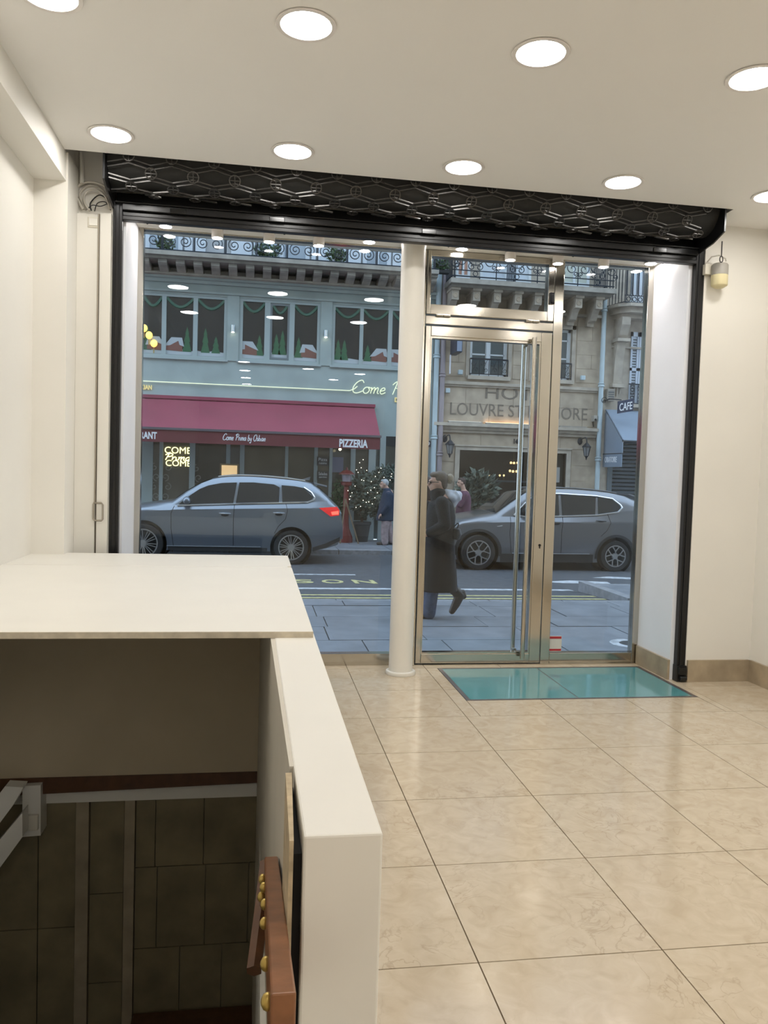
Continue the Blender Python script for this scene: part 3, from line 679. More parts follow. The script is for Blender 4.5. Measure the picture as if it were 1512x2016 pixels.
# markings
def strip(name, m, pts, lab, cat='road marking', group=None):
    b = MB()
    n = len(pts)
    b.add([(p[0], p[1], z_road(p[1])+.004) for p in pts]+[(p[0], p[1], z_road(p[1])-.02) for p in pts], [tuple(range(n)), tuple(range(2*n-1, n-1, -1))]+[(i, i+n, (i+1) % n+n, (i+1) % n) for i in range(n)])
    return tag(b.build(name, m), lab, cat, group)
strip('road_line', M_ROADYELLOW, [(-6, 10.46), (4.9, 10.46), (4.9, 10.56), (-6, 10.56)], 'yellow kerbside line nearest the pavement')
strip('road_line', M_ROADYELLOW, [(-6, 10.82), (4.9, 10.82), (4.9, 10.92), (-6, 10.92)], 'yellow kerbside line further from the pavement')
strip('road_line', M_ROADWHITE, [(-6, 11.65), (4.9, 11.65), (4.9, 11.85), (-6, 11.85)], 'broad worn white line between yellow lines and lettering')
strip('road_line', M_ROADWHITE, [(.3, 13.95), (1.75, 13.95), (1.75, 14.05), (.3, 14.05)], 'short white dash behind the left car')
strip('road_patch', M_ROADWHITE, [(4.95, 13.2), (5.3, 12.95), (6.1, 12.9), (6.2, 13.25), (5.6, 13.5)], 'worn white paint patch in front of the right car')
strip('road_patch', M_ROADWHITE, [(6.2, 13.9), (7.6, 13.6), (9, 13.6), (9, 13.75), (7.6, 13.8), (6.6, 14.1)], 'long white stripe beside the rear wheel of the right car')
strip('road_patch', M_ROADWHITE, [(6.6, 13.0), (8.4, 12.9), (8.4, 13.1), (7.2, 13.25)], 'pale stripe near the pavement corner at right')
rt = thing('road_lettering', 'yellow road lettering SON painted on the asphalt', 'road marking', (1.4, 12.7, -.3))
for ch, xa, xb in (('S', .58, .92), ('O', 1.06, 1.42), ('N', 1.58, 1.95)):
    vs, fs = text_mesh(ch, xb-xa, .62, .02, .015)
    MB().add([Vector((xa+v.x, 12.6+v.z, z_road(12.6+v.z)+.005+(0 if v.y < 0 else -.015))) for v in vs], fs).build('letter', M_ROADYELLOW, rt)
mh = thing('utility_cover', 'round utility cover with pale ring in the near pavement at right', 'utility cover', (3.6, 7.2, -.12))
MB().lathe([(.13, ZS1), (.22, ZS1), (.22, ZS1+.007), (.13, ZS1+.007)], (3.66, 7.2, 0), 24, ring=True).build('ring', M_ROADWHITE, mh); MB().lathe([(.0, ZS1+.004), (.125, ZS1+.004), (.125, ZS1)], (3.66, 7.2, 0), 24).build('lid', M_CLAD, mh)
# our own building front, outside
own = MB().box(-16, -1.47, 6.1, 6.35, -.12, 13).box(3.79, 22, 6.1, 6.35, -.12, 13).box(-1.47, 3.79, 6.1, 6.35, 3.25, 13)
struct('wall_own_facade', own, M_STONE2, 'stone street front of the building that holds the shop')
struct('ceiling_own_block', MB().box(-16, 22, -7, 6.1, 3.95, 4.0), M_STONE2, 'upper floor slab above the shop')
# ================================================================== RESTAURANT BUILDING
xR0, xR1 = -10.0, 4.43
zw0, zw1 = 4.2, 5.745
def X(px, py=640, Y=YF): return at(px, py, Y).x
groups = [(262, 446, (282, 318, 327, 380, 389, 441)), (472, 630, (478, 521, 532, 570, 580, 625)), (655, 815, (660, 709, 716, 765, 773, 812))]
gx = [(X(a), X(b)) for a, b, _ in groups]
rw = MB()
rw.box(xR0, xR1, YF, YF+.3, 2.9, zw0).box(xR0, xR1, YF, YF+.3, zw1, 6.15)
edges = [xR0]+[v for ab in gx for v in ab]+[xR1]
for i in range(0, len(edges), 2): rw.box(edges[i], edges[i+1], YF, YF+.3, zw0, zw1)
struct('wall_restaurant', rw, M_SAGE, 'sage green rendered upper wall of the restaurant building')
struct('wall_restaurant_above', MB().box(xR0, xR1, YF, YF+.3, 6.15, 13), mat('pale_grey_render', (.40, .41, .42), .8, var=.1, scale=2), 'grey storey behind the balcony above the restaurant')
trm = MB().box(xR0, xR1, YF-.06, YF, 5.8, 5.85).box(xR0, xR1, YF-.1, YF, 6.02, 6.1).box(xR0, xR1, YF-.2, YF, 6.1, 6.16)
for a, b in zip(edges[0::2], edges[1::2]): trm.box(a+.02 if a > -9 else a, b-.02, YF-.025, YF, zw0-.02, 5.8)
struct('trim_6', trm, M_SAGE, 'moulded bands and pilasters of the restaurant wall')
M_TREE = mat('painted_tree', (.03, .12, .055), .6); M_SNOW = mat('painted_snow', (.42, .46, .48), .6); M_HOUSE = mat('painted_house', (.20, .085, .065), .6); M_GARL = mat('painted_garland', (.04, .13, .09), .6)
wlabels = ['left', 'middle', 'right']
for gi, (a, b, e) in enumerate(groups):
    w = thing('restaurant_window', 'three-pane sage framed restaurant window with painted village scene, %s one' % wlabels[gi], 'window', ((gx[gi][0]+gx[gi][1])/2, YF, zw0), 'restaurant windows')
    f = MB(); xa, xb = gx[gi]; xs = [X(p) for p in e]
    f.box(xa, xs[0], YF+.02, YF+.12, zw0, zw1).box(xs[-1], xb, YF+.02, YF+.12, zw0, zw1)
    f.box(xs[1], xs[2], YF+.025, YF+.12, zw0+.07, zw1-.06).box(xs[3], xs[4], YF+.025, YF+.12, zw0+.07, zw1-.06)
    f.box(xs[0], xs[-1], YF+.02, YF+.12, zw0, zw0+.07).box(xs[0], xs[-1], YF+.02, YF+.12, zw1-.06, zw1)
    f.box(xa-.05, xb+.05, YF-.06, YF-.001, zw0-.05, zw0)
    f.build('frame', M_SAGEFRAME, w)
    for k in range(3):
        p = bx('pane', M_DGLASS, w, xs[2*k], xs[2*k+1], YF+.08, YF+.1, zw0+.07, zw1-.06)
        x0, x1 = xs[2*k], xs[2*k+1]; yd = YF+.072; zb = zw0+.08
        if gi == 1 and k == 1:
            MB().box(x0, x0+.05, YF+.03, YF+.08, zb, zw1-.07).box(x1-.05, x1, YF+.03, YF+.08, zb, zw1-.07).box(x0+.05, x1-.05, YF+.03, YF+.08, zb, zb+.05).box(x0+.05, x1-.05, YF+.03, YF+.08, zw1-.12, zw1-.07).build('sash', mat('grey_sash', (.16, .19, .2), .5), w)
            x0 += .05; x1 -= .05; zb += .05
        wd = x1-x0
        MB().prism([(x0, zb), (x1, zb), (x1, zb+.1), (x0+wd*.6, zb+.13), (x0+wd*.3, zb+.09), (x0, zb+.12)], yd, yd+.006).build('painted_snow', M_SNOW, p)
        tx = [(.2,), (.78,), (.3, .7)][(k+gi) % 3] if not (gi == 2 and k == 0) else (.15, .4)
        for t in tx:
            cx = x0+wd*t; h = .42+.1*((k*7+gi*3+int(t*10)) % 3)
            pts = [(cx-.11, zb+.08), (cx+.11, zb+.08), (cx+.05, zb+.08+h*.4), (cx+.08, zb+.08+h*.4), (cx+.03, zb+.08+h*.7), (cx+.05, zb+.08+h*.7), (cx, zb+.08+h), (cx-.05, zb+.08+h*.7), (cx-.03, zb+.08+h*.7), (cx-.08, zb+.08+h*.4), (cx-.05, zb+.08+h*.4)]
            MB().prism(pts, yd-.004, yd).build('painted_tree', M_TREE, p)
        if (k + gi) % 3 != 2:
            hx = x0+wd*(.66 if tx[0] < .5 else .3); dr = 1 if k % 2 else -1
            MB().prism([(hx-.2, zb+.1), (hx+.2, zb+.08), (hx+.2, zb+.22), (hx+.12*dr, zb+.38), (hx-.2, zb+.2)], yd-.006, yd-.002).build('painted_house', M_HOUSE, p)
            MB().prism([(hx-.24, zb+.2), (hx+.05*dr-.12, zb+.42), (hx+.05*dr+.14, zb+.42), (hx+.24, zb+.2), (hx+.13, zb+.24), (hx+.1*dr, zb+.34), (hx-.1, zb+.22)], yd-.01, yd-.006).build('painted_roof', M_SNOW, p)
        gpts = [(x0+wd*t, zw1-.08-.22*math.sin(PI*min(max(t, 0), 1))) for t in [j/8 for j in range(9)]]
        MB().tube([(q[0], yd, q[1]) for q in gpts], .045, 5).build('painted_garland', M_GARL, p)
for i, (px, py) in enumerate(((283.5, 646), (293.5, 660), (303, 676))):
    c = at(px, py, YF+.03); t = thing('globe_lamp', 'yellow glowing globe lamp in the left restaurant window, %s one' % ('upper', 'middle', 'lower')[i], 'lamp', (c.x, YF+.04, c.z-.2), 'globe lamps in the restaurant window')
    MB().ball(c, .085, .05, .095, 12, 8).build('globe', M_GLOBE, t, smooth=True); MB().cyl(c+Vector((0, .0, -.1)), c+Vector((0, .0, -.24)), .012, n=6).build('stem', M_BRASS, t)
for i, (px, py) in enumerate(((458.5, 648), (641.5, 658))):
    c = at(px, py, YF-.1); t = thing('wall_sconce', 'small chrome wall sconce on the %s restaurant pilaster' % ('left', 'right')[i], 'wall lamp', (c.x, YF-.05, c.z), 'restaurant wall sconces')
    MB().cyl(c+Vector((0, 0, -.07)), c+Vector((0, 0, .1)), .04, n=14).build('body', M_CHROME, t, smooth=True)
    MB().box(c.x-.02, c.x+.02, YF-.08, YF-.022, c.z, c.z+.04).build('bracket', M_CHROME, t); MB().cyl(c+Vector((0, 0, -.085)), c+Vector((0, 0, -.07)), .035, n=14).build('bulb', mat('sconce_bulb', (1, 1, .9), .4, emit=(1, .93, .7), power=9), t)
# cornice with modillions, balcony slab and scrolled railing
cor = thing('balcony', 'long stone balcony on dark modillions above the restaurant', 'balcony', (.5, 19.9, 6.15))
MB().box(xR0, xR1-.15, 19.32, YF, 6.44, 6.54).box(xR0, xR1-.15, 19.42, YF, 6.38, 6.44).build('slab', M_STONEGREY, cor)
MB().box(xR0, xR1-.15, 19.95, YF, 6.15, 6.2).build('lower_moulding', M_STONEGREY, cor)
md = None; x = -9.8
while x < 4.2:
    if md is None: md = MB().prism([(YF, 6.16), (YF, 6.38), (19.5, 6.38), (19.5, 6.3), (19.56, 6.26), (19.85, 6.2), (20.1, 6.16)], x, x+.2, 'x').build('modillion', M_STONEGREY, cor); x0m = x
    else: inst(md, WL[md.name]+Vector((x-x0m, 0, 0)), cor)
    x += .408
rl = thing('balcony_railing', 'black wrought iron balcony railing of paired spiral scrolls above the restaurant', 'railing', (.5, 19.4, 6.54))
MB().box(xR0, xR1-.15, 19.385, 19.415, 6.56, 6.585).box(xR0, xR1-.15, 19.385, 19.415, 7.42, 7.46).build('rail', M_RAIL, rl)
U = .725; pn = None; x = -9.6
while x < 4.25:
    if pn is None:
        b = MB(); r = .014; y = 19.4; cx = x+U/2; z0 = 6.585
        arch = [(x+.02, y, z0)]+[(cx-(U/2-.02)*math.cos(t), y, z0+.28+.34*math.sin(t)) for t in [PI*k/12 for k in range(13)]]+[(x+U-.02, y, z0)]
        b.tube(arch, r, 4)
        for s in (-1, 1):
            b.tube(spiral((cx+s*.16, y, z0+.2), .15, 1.7, PI/2, -s, 22, .025), r, 4)
            b.tube(spiral((cx+s*.075, y, z0+.46), .085, 1.2, -PI/2, s, 14, .02), r*.9, 4)
            b.tube(spiral((cx+s*.29, y, z0+.72), .075, 1.3, -PI/2, s, 14, .02), r*.9, 4)
        b.tube([(x+.005, y, z0), (x+.005, y, z0+.83)], r, 4)
        pn = b.build('scroll_panel', M_RAIL, rl); x0p = x
    else: inst(pn, WL[pn.name]+Vector((x-x0p, 0, 0)), rl)
    x += U
# french windows with white shutters behind the railing
M_WSHUT = mat('white_shutter', (.58, .63, .68), .6)
for i, (pa, pb) in enumerate(((287, 360), (500, 610), (715, 770))):
    xa, xb = X(pa, 470), X(pb, 470)
    fw = thing('french_window', 'white shuttered french window behind the restaurant balcony railing, %s one' % wlabels[i], 'window', ((xa+xb)/2, YF, 6.54), 'french windows over the restaurant')
    bx('pane', mat('pale_curtain', (.36, .42, .48), .3), fw, xa+.08, xb-.08, YF-.03, YF-.01, 6.54, 8.9); n = 3
    MB().box(xa, xa+.1, YF-.08, YF, 6.54, 8.95).box(xb-.1, xb, YF-.08, YF, 6.54, 8.95).box((xa+xb)/2-.05, (xa+xb)/2+.05, YF-.08, YF, 6.54, 8.95).box(xa, xb, YF-.08, YF, 8.88, 8.98).build('frame', M_WSHUT, fw)
    for k in range(2):
        q0 = xa-.55 if k == 0 else xb+.05
        sh = bx('shutter', M_WSHUT, fw, q0, q0+.5, YF-.06, YF-.01, 6.56, 8.9)
def foliage(name, c, r, n, m, parent, leaf=.06, seed=1, squash=(1, 1, 1)):
    rnd = random.Random(seed); b = MB(); c = Vector(c)
    for _ in range(n):
        while True:
            v = Vector((rnd.uniform(-1, 1), rnd.uniform(-1, 1), rnd.uniform(-1, 1)))
            if .25 < v.length < 1: break
        p = c+Vector((v.x*r*squash[0], v.y*r*squash[1], v.z*r*squash[2]))
        d = Vector((rnd.uniform(-1, 1), rnd.uniform(-1, 1), rnd.uniform(-.4, 1))).normalized(); s = d.orthogonal().normalized()*leaf*.28
        L = leaf*rnd.uniform(.7, 1.3); nn = d.cross(s).normalized()*leaf*.08
        b.add([p, p+d*L*.5+s, p+d*L, p+d*L*.5-s, p+d*L*.5+nn], [(0, 1, 4), (1, 2, 4), (2, 3, 4), (3, 0, 4)])
    o = b.build(name, m, parent, fix=False); o['kind'] = 'stuff'; return o
plabs = ['left, behind the first scrolls', 'under the second spotlight', 'right of the third spotlight', 'just right of the column in the transom window']
for i, (px, py, w) in enumerate(((325, 484, .2), (527, 493, .36), (664, 510, .3), (868, 525, .2))):
    c = at(px, py, 19.65); t = thing('balcony_plant', 'leafy balcony plant in a low trough, %s' % plabs[i], 'plant', (c.x, 19.65, 6.54), 'balcony plants')
    MB().box(c.x-w, c.x+w, 19.55, 19.75, 6.54, 6.61).build('trough', M_POT, t)
    foliage('foliage', (c.x, 19.65, 6.76), .22, 200, M_LEAF, t, .12, 5+i, (w*4.2, .7, .9))
# neon
def cat(P, n=6):
    P = [Vector(p) for p in P]; out = []
    for a in range(len(P)-1):
        p0, p1, p2, p3 = P[max(a-1, 0)], P[a], P[a+1], P[min(a+2, len(P)-1)]
        for t in [k/n for k in range(n)]: out.append(.5*((2*p1)+(p2-p0)*t+(2*p0-5*p1+4*p2-p3)*t*t+(3*p1-p0-3*p2+p3)*t**3))
    out.append(P[-1]); return out
SCR = {'C': [[(1.3, 1.6), (1.0, 2.0), (.5, 1.7), (.15, .9), (.3, .15), (.8, 0), (1.4, .35)]], 'o': [[(.55, .95), (.2, .9), (0, .5), (.2, .05), (.55, .05), (.75, .5), (.55, .95), (.95, .8)]],
       'm': [[(-.05, .8), (.05, .9), (.05, 0)], [(.05, .5), (.3, .95), (.45, .8), (.43, 0)], [(.43, .5), (.7, .95), (.85, .8), (.85, .15), (1.05, .05)]],
       'e': [[(.05, .45), (.5, .6), (.45, .95), (.15, .85), (.02, .4), (.25, 0), (.7, .25)]], 'P': [[(.3, 0), (.5, 1.9)], [(0, 1.5), (.4, 2.0), (1.0, 1.9), (1.1, 1.4), (.7, 1.0), (.4, 1.05)]],
       'r': [[(0, .8), (.12, .9), (.12, 0)], [(.12, .5), (.35, .95), (.55, .85)]], 'i': [[(0, .85), (.05, .15), (.3, .05)]], 'a': [[(.7, .9), (.3, .95), (0, .5), (.2, .05), (.5, .2), (.7, .9), (.68, .15), (.9, .05)]],
       'b': [[(.1, 1.9), (.05, .1), (.4, 0), (.65, .5), (.35, .9), (.08, .6)]], 'y': [[(0, .9), (.15, .2), (.5, .2)], [(.6, .9), (.5, -.5), (.2, -.7), (.05, -.4)]], 's': [[(.45, .9), (.1, .8), (.4, .4), (.3, .05), (0, .15)]],
       'k': [[(.1, 1.9), (.05, 0)], [(.5, .9), (.08, .4), (.55, 0)]], 'n': [[(0, .85), (.08, 0)], [(.08, .5), (.3, .95), (.5, .8), (.5, .1), (.65, .05)]], 'O': [[(.7, 2), (.2, 1.6), (.05, .8), (.4, 0), (.9, .1), (1.2, 1.1), (1.0, 1.8), (.6, 1.95)]], 'u': [[(0, .9), (.05, .15), (.3, .05), (.5, .4), (.55, .9), (.58, .1), (.75, .05)]]}
ADV = dict(C=1.45, o=.95, m=1.15, e=.8, P=1.2, r=.65, i=.4, a=1.0, b=.8, y=.8, s=.65, k=.7, n=.8, O=1.35, u=.85)
ADV[' '] = .55
def script(txt, x0, x1, z0, xh, Y, rad, m, parent, name='letter', slant=.2):
    tot = sum(ADV[c] for c in txt); sx = (x1-x0)/tot; x = 0
    for ch in txt:
        if ch != ' ':
            b = MB()
            for st in SCR[ch]: b.tube([(x0+(x+p.x+slant*p.y)*sx, Y, z0+p.y*xh) for p in cat([(q[0], q[1], 0) for q in st], 4)], rad, 5)
            b.build(name, m, parent)
        x += ADV[ch]
nz = 3.575
ns = thing('neon_sign', 'thin pale neon line running into script lettering Come Prima over the awning', 'neon sign', (2.5, YF-.05, nz))
MB().tube([(-9, YF-.05, nz), (X(688, 770), YF-.05, nz), (X(697, 770), YF-.05, nz+.05), (X(703, 765), YF-.05, nz+.12)], .012, 6).build('line', M_NEONLINE, ns)
script('Come Pr', X(690, 765), X(797, 765), nz-.05, .165, YF-.05, .0125, M_NEONLINE, ns)
script('ima', X(797, 765), X(838, 765), nz-.05, .165, YF-.05, .0125, M_NEONLINE, ns)
M_GOLDL = mat('gold_letter', (.6, .5, .25), .4, emit=(1, .75, .25), power=.5)
gl = thing('raised_letters', 'small gold letters KIAN at the left end above the awning', 'lettering', (X(288, 763), YF, 3.38))
x0, x1, z0, z1 = pr(278, 299, 758, 767, YF); lettering('letters', 'KIAN', x0, x1, z0, z1, YF-.02, M_GOLDL, gl, .03, .02)
gl = thing('raised_letters', 'small gold letters DE below the script by the column', 'lettering', (X(785, 787), YF, 3.3))
x0, x1, z0, z1 = pr(777, 790, 783, 792, YF); lettering('letters', 'DE', x0, x1, z0, z1, YF-.02, M_GOLDL, gl, .03, .02)
# awning
aw = thing('awning', 'long maroon restaurant awning with lettered valance', 'awning', (0, 19.6, 2.05))
ax0, ax1 = -9.5, 2.9; ya, yb_ = YF-.02, 19.1; za, zb_ = 3.19, 2.39
MB().hexa([(ax0, yb_, zb_-.02), (ax1, yb_, zb_-.02), (ax1, ya, za-.02), (ax0, ya, za-.02), (ax0, yb_, zb_), (ax1, yb_, zb_), (ax1, ya, za), (ax0, ya, za)]).build('canopy', M_AWN, aw)
va = MB().box(ax0, ax1, yb_-.004, yb_+.004, 2.06, 2.35).build('valance', M_AWN2, aw)
MB().box(ax0, ax1+.03, yb_-.03, yb_+.05, 2.35, 2.405).build('front_bar', M_AWNBAR, aw)
MB().prism([(ya, za-.02), (yb_, zb_-.02), (yb_, zb_-.06), (ya, za-.1)], ax1-.03, ax1, 'x').build('arm', M_AWNBAR, aw)
MB().box(ax0, ax1+.02, YF-.1, YF, za-.02, za+.06).build('cassette', M_AWN, aw)
for tx, a, b, c, d_ in (('RANT', 276, 309, 850, 864), ('PIZZERIA', 668, 724, 865, 881)):
    x0, x1, z0, z1 = pr(a, b, c, d_, yb_); lettering('letters', tx, x0, x1, z0, z1, yb_-.008, M_LETTER, va, .006, .035)
x0, x1, z0, z1 = pr(438, 523, 856, 870, yb_); script('Come Prima by Oskian', x0, x1, z0+.03, .075, yb_-.008, .009, M_LETTER, va)
# ground floor shopfront
sfz0, sfz1 = ZS2, 2.9
struct('wall_restaurant_ground', MB().box(xR0, X(300, 960), YF+.02, YF+.3, sfz0, sfz1).box(xR0, xR1, YF+.25, YF+.3, sfz0, sfz1).box(xR0, xR1, YF, YF+.28, 2.45, sfz1), M_SAGE, 'sage green ground floor wall behind the awning')
sfp = thing('restaurant_shopfront', 'sage green restaurant shopfront with dark glazing under the awning', 'shopfront', (0, YF, sfz0))
posts = [(313, 320), (372, 383), (444, 452), (471, 480), (560, 566), (617, 624), (647, 653), (689, 698), (724, 738), (746, 757), (786, 800), (842, 850)]
xs = [(X(a, 960), X(b, 960)) for a, b in posts]
for a, b in xs: MB().box(a, b, YF-.02, YF+.12, sfz0, 2.45).build('post', M_SAGEFRAME, sfp)
bnd = [xR0]+[v for ab in xs for v in ab]
lastx = X(275, 960)
for i, (a, b) in enumerate(xs):
    x0 = lastx; x1 = a; lastx = b
    if x1-x0 < .12: continue
    bx('pane', M_SHOPGLASS, sfp, x0, x1, YF+.05, YF+.07, sfz0+.5, 2.2)
    bx('transom_panel', M_SAGEFRAME if i < 7 else M_DGLASS, sfp, x0, x1, YF+.03, YF+.07, 2.2, 2.45)
    p = bx('base_panel', M_SAGEFRAME, sfp, x0, x1, YF, YF+.1, sfz0, sfz0+.5)
    MB().box(x0+.06, x1-.06, YF-.015, YF, sfz0+.1, sfz0+.42).build('raised_field', M_SAGE, p)
# white painted scrolls on the left panes
for i, (px, s) in enumerate(((305, 1), (327, -1), (388, 1))):
    b = MB(); x = X(px, 960)
    for k in range(4): b.tube(spiral((x+s*.03*(-1)**k, YF+.045, .75+.24*k), .1, 1.1, PI/2*(1 if k % 2 else -1), s*(1 if k % 2 else -1), 12, .02), .012, 4)
    b.build('painted_scroll', mat('faded_white_paint', (.24, .24, .22), .7), sfp)
n2 = thing('neon_window_sign', 'bright yellow neon sign COME Prima COME in the left restaurant pane', 'neon sign', (X(348, 900), YF, 1.9))
x0, x1, z0, z1 = pr(324, 376, 880, 893, YF); lettering('upper_word', 'COME', x0, x1, z0, z1, YF+.02, M_NEON, n2, .02)
x0, x1, z0, z1 = pr(326, 376, 906, 918, YF); lettering('lower_word', 'COME', x0, x1, z0, z1, YF+.02, M_NEON, n2, .02)
x0, x1, z0, z1 = pr(322, 377, 893, 906, YF); script('Prima', x0, x1, z0, (z1-z0)*.5, YF+.0, .013, M_NEON, n2, 'script_letter')
mc = thing('menu_case', 'glowing orange menu case on the restaurant front', 'menu case', (X(451, 930), YF, 1.3))
x0, x1, z0, z1 = pr(433, 470, 913, 944, YF-.05)
MB().box(x0, x1, YF-.06, YF-.02, z0, z1).build('case', mat('case_frame', (.25, .19, .1), .5), mc); bx('lit_sheet', M_SCREEN, mc, x0+.04, x1-.04, YF-.066, YF-.06, z0+.04, z1-.04)
for i, (a, b, c, d_, l1, l2) in enumerate(((624, 647, 899, 917, 'Pizza', 'cuisine'), (624, 647, 927, 945, 'Salades', 'aperitivo'))):
    x0, x1, z0, z1 = pr(a, b, c, d_, YF-.03)
    t = thing('chalkboard', 'small dark chalkboard sign on the restaurant front, %s of two' % ('upper', 'lower')[i], 'sign', ((x0+x1)/2, YF-.03, z0), 'chalkboard signs')
    bx('board', M_CLAD, t, x0, x1, YF-.05, YF-.025, z0, z1); h = z1-z0
    lettering('writing', l1, x0+.04, x1-.04, z0+h*.52, z0+h*.85, YF-.054, M_LETTER, t, .006); lettering('writing', l2, x0+.05, x1-.05, z0+h*.18, z0+h*.42, YF-.054, M_LETTER, t, .006)
x0, x1, z0, z1 = pr(654, 676, 900, 930, YF+.02)
tag(bx('poster', mat('pale_blue_poster', (.17, .18, .26), .6), None, x0, x1, YF+.02, YF+.045, z0, z1), 'pale blue poster in the restaurant door', 'poster')
c = at(669.5, 884.5, 19.6); t = thing('hanging_bulb', 'bright round bulb hanging under the awning near its right end', 'lamp', c)
MB().ball(c, .035, n=12, m=8).build('globe', M_BULB, t, smooth=True); MB().tube([c+Vector((0, 0, .03)), Vector((c.x, c.y, 2.39+.8*(c.y-19.1)/1.18))], .006, 5).build('flex', M_BLACK, t)
# red lantern post, easel legs, potted olive tree with lights
c = at(679, 1062, 19.5); zb = ZS2
lp = thing('red_lantern_post', 'red lacquered lantern on a post beside the potted tree', 'lantern', (c.x, 19.5, zb))
def zz(py, px=679, Y=19.5): return at(px, py, Y).z
MB().lathe([(.19, zb), (.19, zb+.12), (.1, zb+.35), (.085, zb+.5), (.065, zz(975)), (.06, zz(958)), (.12, zz(954))], (c.x, 19.5, 0), 14).build('post', M_RED, lp, smooth=True)
MB().lathe([(.13, zz(955)), (.135, zz(950)), (.15, zz(948))], (c.x, 19.5, 0), 10).build('lantern_base', M_RED, lp)
MB().lathe([(.1, zz(949)), (.12, zz(935))], (c.x, 19.5, 0), 10).build('lantern_glass', mat('lantern_glass', (.3, .26, .3), .2), lp)
MB().lathe([(.2, zz(934)), (.19, zz(932)), (.09, zz(926)), (.03, zz(925)), (.02, zz(921)), (.0, zz(919))], (c.x, 19.5, 0), 10).build('lantern_roof', M_RED, lp)
es = thing('wooden_easel', 'plain wooden A-shaped easel standing before the red post', 'easel', (X(690, 1060, 19.2), 19.2, zb))
t0 = at(680, 982, 19.2)
for px in (669, 705): MB().tube([t0, Vector((X(px, 1062, 19.2), 19.2-.08, zb))], .022, 4).build('leg', mat('easel_wood', (.17, .12, .07), .7), es)
MB().tube([at(675, 996, 19.17), at(687, 997, 19.17)], .012, 4).build('crossbar', mat('easel_wood', (.17, .12, .07), .7), es)
pc = at(712, 1062, 19.75)
pt = thing('potted_tree', 'olive tree in a dark pot hung with small fairy lights by the restaurant door', 'potted tree', (pc.x, 19.75, zb))
MB().lathe([(.15, zb), (.21, zb+.42), (.235, zb+.44), (.235, zb+.5), (.2, zb+.5), (.2, zb+.46), (0, zb+.46)], (pc.x, 19.75, 0), 20).build('pot', M_POT, pt, smooth=True)
MB().tube(cat([(pc.x, 19.75, zb+.44), (pc.x-.03, 19.75, zb+.9), (pc.x+.04, 19.72, zb+1.3), (pc.x, 19.75, zb+1.7)], 4), .035, 7).build('trunk', M_BARK, pt, smooth=True)
b = MB(); rnd = random.Random(4)
for k in range(16):
    a = rnd.uniform(0, 2*PI); h = rnd.uniform(.7, 1.4); p = Vector((pc.x, 19.75, zb+h)); q = p+Vector((math.cos(a)*rnd.uniform(.3, .6), math.sin(a)*.3, rnd.uniform(.2, .6)))
    b.tube([p, (p+q)/2+Vector((0, 0, .03)), q], [.014, .01, .004], 4)
b.build('branches', M_BARK, pt)
tc = at(727, 975, 19.75)
foliage('foliage', (tc.x, 19.7, tc.z), .55, 1500, M_LEAF2, pt, .12, 21, (1.05, .7, 1.05))
foliage('foliage', (at(765, 935, 19.75).x, 19.75, at(765, 935, 19.75).z), .3, 300, M_LEAF2, pt, .12, 22, (1.2, .7, .8))
bl = None; rnd = random.Random(9)
for px, py in ((685, 966), (690, 977), (693, 970), (712, 945), (716, 946), (731, 948), (739, 938), (750, 922), (746, 930), (756, 940), (771, 933), (768, 945), (748, 955), (737, 960), (738, 980), (730, 965), (726, 988), (733, 992), (721, 989), (727, 999), (710, 997), (701, 999), (688, 983), (705, 930), (722, 926), (770, 938), (724, 970), (715, 985), (743, 970), (699, 957), (708, 911), (715, 905), (702, 925), (711, 921)):
    c = at(px, py, 19.35+rnd.uniform(-.08, .08))
    if bl is None: bl = MB().ball(c, .0095, n=8, m=6).build('fairy_bulb', M_BULB, pt)
    else: inst(bl, c, pt)
fc = at(668, 985, 19.95); ft = thing('shrub', 'dark bushy shrub behind the red lantern post', 'shrub', (fc.x, 19.95, zb))
foliage('foliage', (fc.x, 19.95, fc.z), .45, 350, M_LEAF, ft, .12, 31, (.4, .35, 1.1)); MB().cyl((fc.x, 19.95, zb), (fc.x, 19.95, fc.z), .03, n=7).build('trunk', M_BARK, ft)
# corner door, meter plate 39, downpipes between the buildings
x0, x1, z0, z1 = pr(838, 847, 868, 880, YF)
np_ = thing('house_number_plate', 'dark blue house number plate 39 left of the downpipes', 'number plate', (x0, YF, z0))
bx('plate', mat('navy_plate', (.03, .04, .07), .4), np_, x0-.06, x1, YF-.05, YF-.03, z0, z1); lettering('digits', '39', x0-.04, x1-.02, z0+.03, z1-.03, YF-.054, M_LETTER, np_, .006, .02)
def pipe(name, px_t, py_t, px_b, py_b, r, m, lab, collars):
    xt = (at(px_t, py_t, YF-.15).x+at(px_b, py_b, YF-.15).x)/2; zt = at(px_t, py_t, YF-.15).z; zb2 = max(at(px_b, py_b, YF-.15).z, ZS2)
    t = thing(name, lab, 'downpipe', (xt, YF-.15, zb2))
    MB().cyl((xt, YF-.15, zb2), (xt, YF-.15, zt), r, n=14).build('pipe', m, t, smooth=True)
    for py in collars:
        z = at(px_b, py, YF-.15).z; MB().lathe([(r, z-.06), (r+.025, z-.05), (r+.025, z-.02), (r+.008, z), (r+.03, z+.03), (r, z+.05)], (xt, YF-.15, 0), 14).build('collar', m, t, smooth=True)
    return t
pipe('downpipe', 865.5, 500, 849, 1060, .07, M_PIPE, 'pale blue downpipe at the right end of the restaurant wall', (700, 860))
pipe('downpipe', 878, 500, 860.5, 1060, .07, M_PIPE2, 'pinkish downpipe at the left corner of the hotel', (737, 893))
pipe('downpipe', 1191.5, 590, 1171, 1040, .062, M_PIPE, 'pale blue downpipe at the right corner of the hotel', (608, 757, 903))
